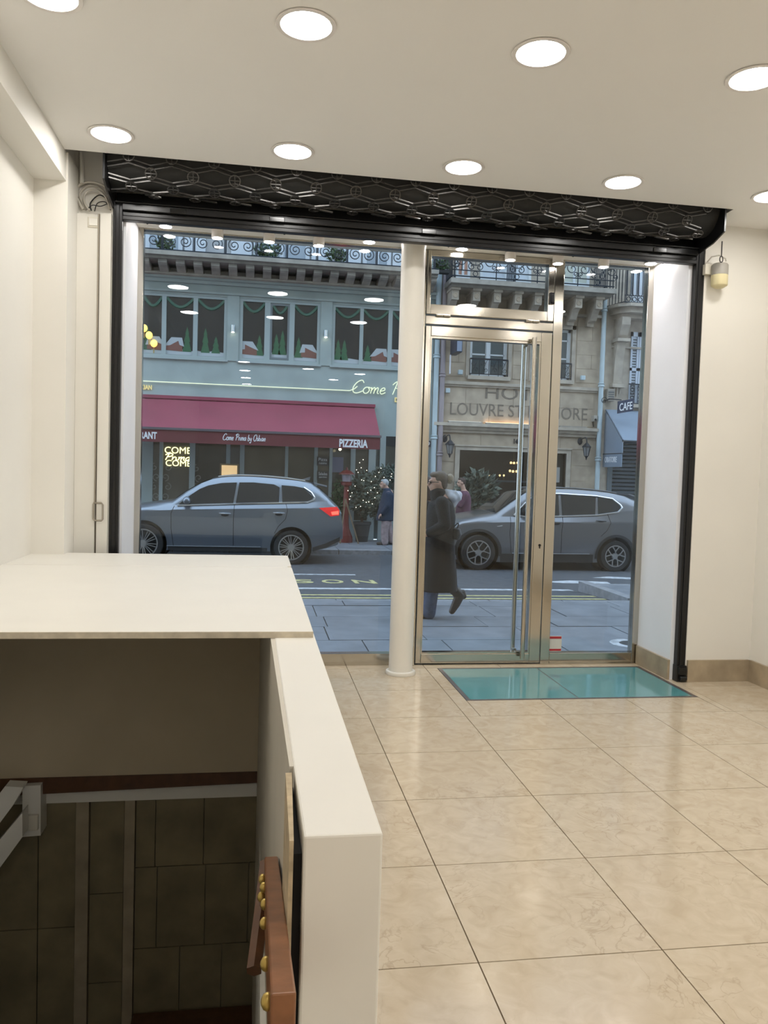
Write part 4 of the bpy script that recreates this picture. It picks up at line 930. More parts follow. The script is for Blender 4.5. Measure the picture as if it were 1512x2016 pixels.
# ================================================================== HOTEL
hx0, hx1 = 4.45, 9.05
zband, zledge = 3.93, 2.86
ox0, ox1 = X(902, 960), X(1112, 960); oz1 = at(1000, 889, YF).z
wins = []
for a, b in ((925, 1000), (1050, 1125)):
    x0, x1, z0, z1 = pr(a, b, 655, 744, YF); wins.append((x0, x1, 4.06, 5.22+.25))
hw = MB()
hw.box(hx0, hx1, YF, YF+.3, oz1, 4.06).box(hx0, hx1, YF, YF+.3, 5.47, 6.15)
hw.box(hx0, wins[0][0], YF, YF+.3, 4.06, 5.47).box(wins[0][1], wins[1][0], YF, YF+.3, 4.06, 5.47).box(wins[1][1], hx1, YF, YF+.3, 4.06, 5.47)
hw.box(hx0, ox0, YF, YF+.3, ZS2, oz1).box(ox1, hx1, YF, YF+.3, ZS2, oz1)
hotel = struct('wall_hotel', hw, M_STONE, 'weathered limestone front of the hotel')
struct('wall_hotel_above', MB().box(hx0, hx1, YF, YF+.3, 6.15, 13), M_STONE2, 'pale stone storey behind the hotel balcony')
unit = None
def stone(x0, x1, z0, z1, parent, m=M_STONE, dep=.014):
    global unit
    if unit is None:
        unit = MB().box(x0, x1, YF-dep, YF+.01, z0, z1).build('stone_block', m, parent, bevel=.006); stone.base = (x1-x0, z1-z0); return unit
    return inst(unit, ((x0+x1)/2, YF+.005-dep/2, (z0+z1)/2), parent, ((x1-x0)/stone.base[0], 1, (z1-z0)/stone.base[1]))
rnd = random.Random(5)
def ashlar(x0, x1, z0, z1, ch=.37, w=.85):
    z = z0; k = 0
    while z < z1-.05:
        zt = min(z+ch, z1); x = x0; first_ = True
        while x < x1-.02:
            ww = w*(.5 if (k % 2 and first_) else 1); first_ = False
            xe = min(x+ww, x1)
            if x1-xe < .15: xe = x1
            stone(x+.004, xe-.004, z+.004, zt-.004, hotel); x = xe
        z = zt; k += 1
ashlar(hx0+.22, wins[0][0]-.14, 4.08, 5.9); ashlar(wins[0][1]+.14, wins[1][0]-.14, 4.08, 5.9); ashlar(wins[1][1]+.14, hx1-.14, 4.08, 5.9)
ashlar(hx0+.22, hx1-.18, 2.9, 3.86, .48, 1.3)
ashlar(hx0+.22, hx1-.18, oz1+.12, 2.62, .3, 1.1); ashlar(hx0+.22, ox0-.14, ZS2, oz1+.1, .42, .7); ashlar(ox1+.14, hx1-.18, ZS2, oz1+.1, .42, .9)
mo = MB().box(hx0, hx1-.1, YF-.1, YF, 3.87, 3.95).box(hx0, hx1-.1, YF-.06, YF, 3.82, 3.87).box(hx0, hx1-.1, YF-.22, YF, zledge-.08, zledge).box(hx0, hx1-.1, YF-.14, YF, zledge-.16, zledge-.08).box(hx0, hx1-.1, YF-.08, YF, zledge-.24, zledge-.16)
struct('trim_7', mo, M_STONE2, 'moulded stone bands framing the hotel name')
ef = MB().box(ox0-.12, ox0, YF-.05, YF+.25, ZS2, oz1+.12).box(ox1, ox1+.12, YF-.05, YF+.25, ZS2, oz1+.12).box(ox0, ox1, YF-.05, YF+.25, oz1, oz1+.12).box(ox0-.14, ox1+.14, YF-.08, YF, oz1+.1, oz1+.14)
struct('trim_8', ef, M_STONE2, 'stone surround of the hotel entrance')
# lobby behind the entrance
lb = MB().box(ox0-.3, ox1+.3, 23.8, 23.9, ZS2, 2.9).box(ox0-.3, ox0-.25, YF+.3, 23.8, ZS2, 2.9).box(ox1+.25, ox1+.3, YF+.3, 23.8, ZS2, 2.9).box(ox0-.3, ox1+.3, YF+.3, 23.9, 2.9, 3.0).box(ox0-.3, ox1+.3, YF+.25, 23.9, ZS2-.1, ZS2)
struct('wall_lobby', lb, mat('lobby_dark', (.14, .10, .06), .6, var=.3, scale=1.5), 'dim brown lobby inside the hotel entrance')
eg = thing('hotel_entrance_glazing', 'dark glazed screen with door in the hotel entrance', 'glazing', ((ox0+ox1)/2, YF+.2, ZS2))
M_LGLASS = glass_mat('hotel_glass', (.55, .53, .5), 1.45, 1.0)
dx = X(1068, 960)
MB().box(ox0, ox0+.06, YF+.17, YF+.23, ZS2, oz1).box(dx, dx+.08, YF+.17, YF+.23, ZS2, oz1).box(X(1092, 960), X(1098, 960), YF+.17, YF+.23, ZS2, oz1).box(ox0, dx, YF+.17, YF+.23, ZS2, ZS2+.3).box(ox0, dx, YF+.17, YF+.23, 1.35, 1.4).build('frame', M_CLAD, eg)
bx('pane', M_LGLASS, eg, ox0+.06, dx, YF+.195, YF+.205, ZS2+.3, oz1)
bx('door_leaf', mat('dark_door', (.03, .028, .025), .3), eg, X(1092, 960), ox1, YF+.17, YF+.22, ZS2, oz1-.02)
x0, x1, z0, z1 = pr(1100, 1106, 920, 950, YF); bx('plaque', mat('plaque_white', (.4, .4, .38), .5), eg, x0, x1, YF+.15, YF+.17, z0, z1)
bulb = None
cl = thing('lobby_chandelier', 'two-tier chandelier with warm round bulbs inside the hotel', 'chandelier', (at(1013, 920, 21.5).x, 21.5, 1.7))
pts = [(1006, 911), (1012, 911.5), (1019, 911), (1004, 927), (1010, 928), (1017, 928)]
for px, py in pts:
    c = at(px, py, 21.5)
    if bulb is None: bulb = MB().ball(c, .035, n=10, m=8).build('bulb', M_WARM, cl, smooth=True)
    else: inst(bulb, c, cl)
for py in (914, 931): MB().tube([at(1001, py, 21.5), at(1021, py, 21.5)], .012, 5).build('ring', M_BRASS, cl)
MB().tube([at(1012, 931, 21.5), at(1012, 860, 21.5)], .01, 5).build('rod', M_BRASS, cl)
for i, (px, py) in enumerate(((964, 937), (984, 936), (992, 936))):
    c = at(px, py, 22.5); t = thing('wall_candle_lamp', 'small warm lamp glowing deep in the hotel lobby, %s of three' % ordn[i], 'lamp', c, 'lobby lamps')
    MB().ball(c, .03, n=10, m=8).build('bulb', M_WARM, t); MB().cyl(c+Vector((0, 0, -.2)), c+Vector((0, 0, -.03)), .012, n=6).build('stem', M_BRASS, t)
# engraved name
nm = thing('hotel_name', 'carved stone lettering HOTEL LOUVRE ST HONORE over the entrance', 'lettering', (7, YF, 3.0))
x0, x1, z0, z1 = pr(955, 1090, 761, 788, YF)
for tx, (a, b, c, d_) in (('HOTEL', (955, 1092, 763, 788)), ('LOUVRE ST HONORE', (886, 1156, 798, 822))):
    x0, x1, z0, z1 = pr(a, b, c, d_, YF)
    lettering('carved_line', tx, x0, x1, z0, z1, YF-.018, M_ENGR, nm, .008)
for i, (a, b) in enumerate(((880, 946), (953, 1052), (1098, 1150))):
    x0, x1 = X(a, 830), X(b, 840); t = thing('strip_light', 'long slim lamp housing on the ledge below the hotel name, %s of three' % ordn[i], 'strip light', ((x0+x1)/2, YF-.15, zledge), 'ledge strip lights')
    MB().box(x0, x1, YF-.2, YF-.1, zledge, zledge+.04).build('housing', M_STONEGREY, t)
    if i < 2: MB().box(x0+.02, x1-.02, YF-.1, YF-.08, zledge+.02, zledge+.05).build('tube', M_STRIP if i == 1 else mat('cool_strip', (1, 1, 1), .4, emit=(1, .95, .85), power=1.2), t)
for i, (px, py) in enumerate(((1017, 869),)):
    x0, x1, z0, z1 = pr(1011, 1022, 864, 874, YF); t = thing('house_number', 'dark house number 141 above the hotel entrance', 'number', (x0, YF, z0)); lettering('digits', '141', x0, x1, z0, z1, YF-.025, M_RAIL, t, .02, .02)
# lanterns
def lantern(px, py, lab):
    c = at(px, py, YF-.3); t = thing('wall_lantern', lab, 'lantern', (c.x, YF-.05, c.z-.25), 'hotel wall lanterns'); y = YF-.3
    MB().tube(cat([(c.x-.08, YF-.02, c.z+.16), (c.x-.06, YF-.12, c.z+.26), (c.x-.02, y+.02, c.z+.28), (c.x, y, c.z+.16)], 4), .018, 5).build('bracket', M_RAIL, t)
    MB().ball((c.x-.08, YF-.03, c.z+.2), .07, .03, .1, 8, 6).build('back_plate', M_RAIL, t)
    MB().lathe([(.0, c.z+.17), (.03, c.z+.15), (.13, c.z+.05), (.13, c.z+.03)], (c.x, y, 0), 6).build('cap', M_RAIL, t)
    MB().lathe([(.1, c.z+.03), (.055, c.z-.2)], (c.x, y, 0), 6).build('glass', mat('lantern_pane', (.22, .23, .24), .1), t)
    b = MB()
    for k in range(6):
        a = 2*PI*k/6; b.tube([(c.x+.105*math.cos(a), y+.105*math.sin(a), c.z+.03), (c.x+.058*math.cos(a), y+.058*math.sin(a), c.z-.2)], .009, 4)
    b.build('bars', M_RAIL, t); MB().lathe([(.06, c.z-.2), (.03, c.z-.24), (.012, c.z-.3), (0, c.z-.31)], (c.x, y, 0), 6).build('finial', M_RAIL, t)
lantern(886, 878, 'black wall lantern left of the hotel entrance'); lantern(1155, 883, 'black wall lantern right of the hotel entrance')
# windows with small railings
for i, (x0, x1, z0, z1) in enumerate(wins):
    t = thing('hotel_window', 'white framed hotel casement window with low iron guard, %s of the two' % ('left', 'right')[i], 'window', ((x0+x1)/2, YF, z0), 'hotel windows')
    xm = (x0+x1)/2
    MB().box(x0, x0+.07, YF+.1, YF+.17, z0+.08, z1).box(x1-.07, x1, YF+.1, YF+.17, z0+.08, z1).box(xm-.05, xm+.05, YF+.09, YF+.17, z0+.08, z1).box(x0, x1, YF+.1, YF+.17, z1-.07, z1).box(x0, x1, YF+.1, YF+.17, z0, z0+.12).build('frame', M_WFRAME, t)
    for xa, xb in ((x0+.07, xm-.05), (xm+.05, x1-.07)):
        for za, zb in ((z0+.12, z0+.62), (z0+.66, z0+1.1), (z0+1.14, z1-.07)): bx('pane', mat('bluish_pane', (.07, .10, .11), .08, spec=.7), t, xa+.02, xb-.02, YF+.13, YF+.14, za, zb)
        MB().box(xa, xb, YF+.11, YF+.15, z0+.62, z0+.66).box(xa, xb, YF+.11, YF+.15, z0+1.1, z0+1.14).box(xa, xa+.02, YF+.11, YF+.15, z0+.12, z1-.07).box(xb-.02, xb, YF+.11, YF+.15, z0+.12, z1-.07).build('muntin', M_WFRAME, t)
    bx('sill', M_STONE2, t, x0-.06, x1+.06, YF-.1, YF+.1, z0-.04, z0+.06)
    MB().box(x0-.1, x0, YF-.02, YF+.02, z0, z1+.1).box(x1, x1+.1, YF-.02, YF+.02, z0, z1+.1).box(x0-.1, x1+.1, YF-.02, YF+.02, z1, z1+.1).build('surround', M_STONE2, t)
    gd = MB().box(x0, x1, YF-.06, YF-.03, z0+.48, z0+.52).box(x0, x1, YF-.055, YF-.035, z0+.1, z0+.12); yy = YF-.045
    for k in range(5): gd.tube([(x0+(x1-x0)*k/4, yy, z0+.06), (x0+(x1-x0)*k/4, yy, z0+.5)], .01, 4)
    for k in range(4):
        cx = x0+(x1-x0)*(k+.5)/4; s = 1 if k % 2 else -1
        gd.tube(spiral((cx-.04, yy, z0+.38), .065, 1.2, 0, s, 12, .015), .008, 4).tube(spiral((cx+.04, yy, z0+.22), .065, 1.2, PI, s, 12, .015), .008, 4).tube([(cx-.08, yy, z0+.12), (cx+.08, yy, z0+.48)], .007, 4)
    gd.build('guard', M_RAIL, t)
# corbels, balcony slab and wheel-pattern railing
hb = thing('balcony', 'hotel stone balcony carried on scrolled corbels with roundels', 'balcony', (6.8, 19.9, 6.0))
MB().box(hx0+.15, hx1-.1, 19.35, YF, 6.42, 6.54).box(hx0+.2, hx1-.15, 19.5, YF, 6.36, 6.42).box(hx0+.15, hx1-.1, YF-.15, YF, 5.95, 6.02).build('slab', M_STONEGREY, hb)
cbm = None
for px in (895, 937, 978, 1019, 1058, 1098, 1138, 1178):
    x = at(px, 575, 19.7).x
    if cbm is None:
        prof = [(YF, 5.72), (YF, 6.36), (19.55, 6.36), (19.55, 6.3), (19.6, 6.29), (19.6, 6.06), (19.75, 6.06), (19.85, 5.98), (19.95, 5.82), (20.12, 5.78), (20.12, 5.7)]
        cbm = (MB().prism(prof, x-.09, x+.09, 'x').box(x-.115, x+.115, 19.54, YF, 6.3, 6.36).build('corbel', M_STONE2, hb), x)
        rn = MB().lathe([(.065, 19.6), (.065, 19.585), (.045, 19.58), (.035, 19.59), (.0, 19.59)], (x, 0, 6.17), 14, 'y').build('roundel', M_STONE, hb)
    else:
        inst(cbm[0], WL[cbm[0].name]+Vector((x-cbm[1], 0, 0)), hb); inst(rn, WL[rn.name]+Vector((x-cbm[1], 0, 0)), hb)
hr2 = thing('balcony_railing', 'black wrought iron hotel balcony railing with spoked wheels and curls', 'railing', (6.8, 19.45, 6.54))
y = 19.45; MB().box(hx0+.2, hx1-.12, y-.015, y+.015, 6.60, 6.625).box(hx0+.2, hx1-.12, y-.015, y+.015, 6.75, 6.77).box(hx0+.2, hx1-.12, y-.015, y+.015, 7.5, 7.54).build('rail', M_RAIL, hr2)
pn = None; x = hx0+.25; U = 1.08
while x+U < hx1+.1:
    if pn is None:
        b = MB(); cx = x+U/2; r = .013
        b.tube(circ((cx, y, 7.12), .22, 18), r, 4, closed=True).tube(circ((cx, y, 7.12), .05, 10), r, 4, closed=True)
        for k in range(8): a = 2*PI*k/8; b.tube([(cx+.05*math.cos(a), y, 7.12+.05*math.sin(a)), (cx+.22*math.cos(a), y, 7.12+.22*math.sin(a))], .008, 4)
        for s in (-1, 1):
            b.tube(spiral((cx+s*.38, y, 7.0), .16, 1.3, PI/2, s, 18, .02), r, 4).tube(spiral((cx+s*.36, y, 7.34), .11, 1.3, -PI/2, -s, 16, .02), r, 4)
            b.tube(spiral((cx+s*.1, y, 6.86), .1, 1.2, PI/2, -s, 14, .02), r, 4).tube(spiral((cx+s*.47, y, 6.86), .07, 1.2, -PI/2, s, 14, .02), r, 4)
        b.tube(circ((cx, y, 6.69), .06, 10), r*.8, 4, closed=True).tube([(x, y, 6.56), (x, y, 7.5)], .014, 4)
        pn = b.build('wheel_panel', M_RAIL, hr2); x0p = x
    else: inst(pn, WL[pn.name]+Vector((x-x0p, 0, 0)), hr2)
    x += U
for j, px in enumerate((868, 1012, 1192)):
    xx = min(max(at(px, 535, 19.6).x, hx0+.2), hx1-.15); b = MB()
    for k in range(9): b.tube([(xx, 19.47+k*.1, 6.54), (xx, 19.47+k*.1, 7.5)], .012, 4)
    b.box(xx-.012, xx+.012, 19.45, 20.28, 7.5, 7.53).box(xx-.012, xx+.012, 19.45, 20.28, 6.6, 6.63).build('divider', M_RAIL, hr2)
for i, (pa, pb, m) in enumerate(((897, 925, mat('orange_blind', (.50, .28, .2), .7)), (945, 1045, M_WSHUT), (1100, 1160, mat('cream_blind', (.5, .52, .45), .7)))):
    xa, xb = X(pa, 520), X(pb, 520); t = thing('french_window', 'hotel french window behind the wheel railing, %s' % ('narrow orange one', 'wide white one', 'cream one at right')[i], 'window', ((xa+xb)/2, YF, 6.54))
    bx('panel', m, t, xa+.06, xb-.06, YF-.03, YF-.01, 6.39, 8.9); MB().box(xa, xa+.07, YF-.07, YF, 6.54, 8.95).box(xb-.07, xb, YF-.07, YF, 6.54, 8.95).box((xa+xb)/2-.03, (xa+xb)/2+.03, YF-.07, YF, 6.54, 8.95).box(xa, xb, YF-.06, YF, 6.54, 6.7).build('frame', M_WFRAME, t)
for o_ in (hb, hr2): o_.location.z -= .15
# blade sign, small lamps
x0 = at(897, 670, 19.6).x
bs_ = thing('blade_sign', 'dark blue projecting hotel sign box on the left of the window', 'sign', (x0, 19.9, 4.75))
zb, zt = at(900, 694, 19.6).z, at(900, 630, 19.6).z
bx('box', mat('sign_navy', (.035, .045, .075), .4), bs_, x0, x0+.16, 19.5, 20.15, zb, zt, bevel=.01); bx('edge', mat('sign_edge', (.22, .27, .36), .4), bs_, x0+.02, x0+.14, 19.49, 19.5, zb+.02, zt-.02)
bx('bracket', M_RAIL, bs_, x0+.06, x0+.1, 20.15, YF, zb+.2, zb+.24); bx('lit_edge', mat('sign_white', (.7, .7, .75), .4), bs_, x0-.06, x0-.03, 19.9, 19.94, zb-.5, zb-.02)
for i, (px, py) in enumerate(((881, 769), (906, 733), (1147, 744))):
    c = at(px, py, YF-.1); t = thing('flood_lamp', 'small grey flood lamp on the hotel stone, %s' % ('at the top left of the carved name', 'below the blade sign', 'right of the right window')[i], 'lamp', (c.x, YF-.05, c.z), 'hotel flood lamps')
    MB().box(c.x-.06, c.x+.06, YF-.16, YF-.06, c.z-.06, c.z+.06).build('head', M_PIPE, t, bevel=.015); MB().box(c.x-.02, c.x+.02, YF-.08, YF, c.z-.02, c.z+.02).build('arm', M_RAIL, t)
c = at(1170, 830, YF-.12); t = thing('security_camera', 'small grey security camera at the right end of the ledge', 'camera', (c.x, YF-.05, c.z), None)
MB().box(c.x-.05, c.x+.05, YF-.2, YF-.02, c.z, c.z+.16).build('housing', M_STONEGREY, t, bevel=.01); MB().ball((c.x, YF-.2, c.z+.04), .035, n=8, m=6).build('lens', M_DARK, t); MB().tube([(c.x, YF-.03, c.z), (c.x+.02, YF-.05, c.z-.14)], .012, 5).build('cable', M_RAIL, t)
# oleander at the entrance
c = at(944, 1000, 19.85); t = thing('potted_oleander', 'bushy grey-green oleander beside the hotel entrance', 'potted shrub', (c.x, 19.85, ZS2))
MB().lathe([(.2, ZS2), (.27, .15), (.28, .2), (.0, .2)], (c.x, 19.85, 0), 16).build('pot', M_POT, t)
b = MB(); rnd = random.Random(6)
for k in range(14):
    a = rnd.uniform(0, 2*PI); b.tube([(c.x, 19.85, .15), (c.x+.2*math.cos(a), 19.85+.15*math.sin(a), .8), (c.x+.42*math.cos(a), 19.85+.3*math.sin(a), 1.2+rnd.uniform(-.2, .3))], [.012, .009, .004], 4)
b.build('stems', M_BARK, t)
foliage('foliage', (at(940, 975, 19.85).x, 19.85, at(940, 978, 19.85).z), .6, 900, M_LEAF2, t, .3, 41, (.7, .5, .95))
# ================================================================== RIGHT BUILDING
rx0, rx1 = 9.06, 16
struct('wall_right_building', MB().box(rx0, rx1, YF, YF+.3, 2.95, 13).box(rx0, X(1205, 920), YF, YF+.3, ZS2, 2.95).box(X(1275, 920), rx1, YF, YF+.3, ZS2, 2.95).box(X(1205, 920), X(1275, 920), YF+.25, YF+.3, ZS2, 2.95), M_STONE2, 'pale stone building at the right')
sx0, sx1 = X(1205, 920), X(1275, 920)
rs = thing('roller_shutter', 'closed dark slatted roller shutter of the cafe', 'roller shutter', ((sx0+sx1)/2, YF+.1, ZS2))
sl = None; z = ZS2
while z < 2.85:
    if sl is None: sl = (MB().prism([(YF+.12, z+.005), (YF+.07, z+.02), (YF+.07, z+.085), (YF+.12, z+.1)], sx0, sx1, 'x').build('slat', M_SHUT, rs), z)
    else: inst(sl[0], WL[sl[0].name]+Vector((0, 0, z-sl[1])), rs)
    z += .105
MB().box(sx0-.14, sx0, YF-.03, YF+.1, ZS2, 2.95).box(sx1, sx1+.14, YF-.03, YF+.1, ZS2, 2.95).box(sx0-.14, sx1+.14, YF-.04, YF+.1, 2.55, 2.95).build('surround', mat('slate_frame', (.11, .145, .165), .5), rs)
# grey box awning
ga = thing('cafe_awning', 'blue-grey fabric cafe awning with lettered end flap', 'awning', (10, 19.6, 1.6))
A = [at(1203, 806, 20.2), at(1237, 873, 19.2), at(1233, 891, 19.2), at(1187, 888, 20.2)]
zT, zF, zV = at(1203, 806, 20.2).z, at(1236, 866, 19.15).z, at(1234, 892, 19.15).z
xa = at(1190, 850, 20.2).x+.02; xb = xa+1.75
MB().add([(xa, 20.25, zT), (xa, 19.15, zF), (xa, 19.15, zV), (xa, 20.25, zV)]+[(xa+.03, 20.25, zT), (xa+.03, 19.15, zF), (xa+.03, 19.15, zV), (xa+.03, 20.25, zV)], [(0, 1, 2, 3), (7, 6, 5, 4), (0, 4, 5, 1), (1, 5, 6, 2), (2, 6, 7, 3), (3, 7, 4, 0)]).build('end_cloth', M_GREYAWN, ga)
MB().hexa([(xa, 19.15, zF-.02), (xb, 19.15, zF-.02), (xb, 20.25, zT-.02), (xa, 20.25, zT-.02), (xa, 19.15, zF), (xb, 19.15, zF), (xb, 20.25, zT), (xa, 20.25, zT)]).build('canopy', M_GREYAWN, ga)
fl_ = MB().box(xa-.01, xa+.02, 19.15, 20.25, zV-.36, zV-.02).build('end_flap', M_GREYAWN, ga)
MB().box(xa-.015, xa+.03, 19.13, 20.26, zV-.02, zV+.0).box(xa, xb, 19.13, 19.16, zF-.05, zF-.02).build('bar', M_CLAD, ga)
vs, fs = text_mesh('ORATOIRE', .72, .15, .006, .01)
MB().add([Vector((xa-.013+v.y, 20.12-v.x, zV-.24+v.z)) for v in vs], fs).build('letters', M_LETTER, fl_, fix=False)
# cafe sign on iron bracket
c0, c1 = at(1217, 802, 19.4), at(1247, 797, 19.4)
cs = thing('cafe_sign', 'small navy hanging sign with white letters CAFE over the grey awning', 'sign', (c0.x, 19.4, c0.z))
h = .16; dz = c1.z-c0.z
MB().hexa([c0+Vector((0, 0, -h)), c1+Vector((0, 0, -h)), c1+Vector((0, .05, -h)), c0+Vector((0, .05, -h)), c0+Vector((0, 0, h)), c1+Vector((0, 0, h)), c1+Vector((0, .05, h)), c0+Vector((0, .05, h))]).build('board', mat('cafe_navy', (.02, .03, .07), .4), cs)
vs, fs = text_mesh('CAFE', (c1.x-c0.x)*.84, .2, .008, .01)
MB().add([Vector((c0.x+.03+v.x, 19.39+v.y, c0.z-.1+v.z+dz*(v.x/(c1.x-c0.x)))) for v in vs], fs).build('letters', M_LETTER, cs, fix=False)
MB().tube([(c0.x-.1, YF, c0.z+.2), (c0.x-.05, 19.8, c0.z+.25), (c0.x+.1, 19.45, c0.z+.2)], .015, 5).tube(spiral((c0.x-.12, 20.0, c0.z+.22), .1, 1.4, 0, 1, 14, .02), .01, 4).build('bracket', M_RAIL, cs)
# lantern box, moulding over shop
mo2 = MB().box(X(1238, 815), rx1, YF-.18, YF, 3.12, 3.2).box(X(1238, 815), rx1, YF-.1, YF, 3.2, 3.3).box(rx0+.25, rx1, YF-.08, YF, 5.05, 5.1)
struct('trim_9', mo2, M_STONE2, 'stone mouldings of the right building')
x0, x1, z0, z1 = pr(1193, 1207, 766, 790, YF-.1)
t = thing('alarm_box', 'grey louvred metal box beside the right downpipe', 'box', (x0, YF, z0)); bx('body', M_STONEGREY, t, x0, x1, YF-.2, YF, z0, z1, bevel=.01)
for k in range(4): bx('louvre', M_SHUT, t, x0+.02, x1-.02, YF-.21, YF-.2, z0+.04+k*.06, z0+.07+k*.06)
# shuttered window with iron guard
x0, x1, z0, z1 = pr(1239, 1282, 655, 797, YF); xm = (x0+x1)/2
swd = thing('shuttered_window', 'tall white louvred shutters over an iron guard at the far right', 'window', (xm, YF, z0))
M_LOUV = mat('louvre_white', (.50, .55, .62), .6)
for a, b in ((x0, x0+(x1-x0)*.36), (x0+(x1-x0)*.38, x0+(x1-x0)*.74), (x0+(x1-x0)*.76, x1+.15)):
    s = MB().box(a, a+.05, YF-.05, YF-.01, z0, z1).box(b-.05, b, YF-.05, YF-.01, z0, z1).box(a, b, YF-.05, YF-.01, z1-.12, z1).box(a, b, YF-.05, YF-.01, z0+.9, z0+.98).box(a+.05, b-.05, YF-.02, YF, z0, z1).build('shutter', M_LOUV, swd)
    n = 24
    lv = None
    for k in range(n):
        z = z0+.05+(z1-z0-.2)*k/n
        if z0+.86 < z < z0+.98: continue
        if lv is None: lv = (MB().box(a+.06, b-.06, YF-.028, YF-.02, z, z+.035).build('louvre_gap', M_SHUT, s), z)
        else: inst(lv[0], WL[lv[0].name]+Vector((0, 0, z-lv[1])), s)
gz = at(1258, 757, YF).z; g2 = MB().box(x0-.05, x1+.3, YF-.14, YF-.1, gz-.03, gz).box(x0-.05, x1+.3, YF-.13, YF-.11, z0, z0+.03); yy = YF-.12
for k in range(8): xx = x0+k*.11; g2.tube([(xx, yy, z0), (xx, yy, gz)], .008, 4)
for k in (0, 2, 4):
    for j in range(5): g2.tube(circ((x0+.055+k*.11, yy, z0+.08+j*.1), .042, 8), .008, 4, closed=True)
g2.build('guard', M_RAIL, swd); bx('sill', M_STONE2, swd, x0-.12, rx1, YF-.16, YF, z0-.09, z0)
# corner balcony of the right building with corbel
bz = at(1250, 600, 19.7).z
rb = thing('balcony', 'curved stone balcony on a tall carved console at the upper right', 'balcony', (10.2, 19.9, bz))
bx0 = at(1212, 600, 19.7).x
MB().prism([(bx0+.1, 19.75), (bx0+.35, 19.55), (rx1, 19.5), (rx1, YF), (bx0, YF), (bx0, 20.0)], bz-.06, bz+.02, 'z').prism([(bx0+.2, 19.85), (bx0+.42, 19.68), (rx1, 19.65), (rx1, YF), (bx0+.1, YF), (bx0+.1, 20.05)], bz-.2, bz-.06, 'z').prism([(bx0+.3, 19.95), (rx1, 19.8), (rx1, YF), (bx0+.2, YF)], bz-.3, bz-.2, 'z').build('slab', M_STONE2, rb)
cx = at(1228, 650, 20).x
MB().prism([(YF, bz-.3), (19.8, bz-.3), (19.82, bz-.5), (19.95, bz-.75), (20.05, bz-.85), (20.02, bz-.9), (20.15, bz-1.4), (20.2, bz-2.0), (YF, bz-2.05)], cx-.14, cx+.1, 'x').build('console', M_STONE2, rb)
MB().box(cx-.2, cx+.16, 19.9, YF, bz-.92, bz-.84).box(cx-.2, cx+.16, 20.1, YF, bz-2.12, bz-2.02).build('console_moulding', M_STONE2, rb)
for k in (-1, 0, 1): MB().cyl((cx-.02+k*.08, 20.2, bz-2.12), (cx-.02+k*.08, 20.22, bz-2.36+abs(k)*.08), .04, .02, 8).build('drop', M_STONE2, rb)
rl3 = thing('balcony_railing', 'black iron railing with tall looped bars on the upper right balcony', 'railing', (10.2, 19.6, bz))
b = MB().box(bx0+.2, rx1, 19.6, 19.63, bz+.02, bz+.05).box(bx0+.2, rx1, 19.6, 19.63, bz+.2, bz+.22).box(bx0+.2, rx1, 19.6, 19.63, bz+.98, bz+1.02)
b.tube([(bx0+.2, 19.6, bz+1.0), (bx0+.02, 20.28, bz+1.0)], .02, 4).tube([(bx0+.2, 19.6, bz+.04), (bx0+.02, 20.28, bz+.04)], .015, 4)
b.build('rail', M_RAIL, rl3)
lpb = None
for k in range(18):
    x = bx0+.24+k*.16
    if lpb is None:
        ov = [Vector((x+.075+.055*math.cos(t), 19.615, bz+.57+(.3+.06*math.sin(t) if math.sin(t) > 0 else -.3+.06*math.sin(t)))) for t in [2*PI*j/16 for j in range(16)]]
        b = MB().tube(ov, .012, 4, closed=True).tube([(x, 19.615, bz+.03), (x, 19.615, bz+1.0)], .012, 4).tube(circ((x+.075, 19.615, bz+.12), .055, 8), .012, 4, closed=True)
        lpb = (b.build('looped_bar', M_RAIL, rl3), x)
    else: inst(lpb[0], WL[lpb[0].name]+Vector((x-lpb[1], 0, 0)), rl3)
b = MB()
for k in range(6): b.tube([(bx0+.2-.03*k, 19.6+.12*k, bz+.03), (bx0+.2-.03*k, 19.6+.12*k, bz+1.0)], .012, 4)
b.build('side_bars', M_RAIL, rl3)
t = thing('french_window', 'white french window behind the upper right balcony railing', 'window', (bx0+1.3, YF, bz)); bx('panel', M_WSHUT, t, bx0+.75, bx0+2.2, YF-.04, YF-.01, bz+.02, bz+2.4); MB().box(bx0+.68, bx0+.75, YF-.06, YF, bz, bz+2.45).box(bx0+1.44, bx0+1.5, YF-.06, YF, bz, bz+2.45).build('frame', M_WFRAME, t)
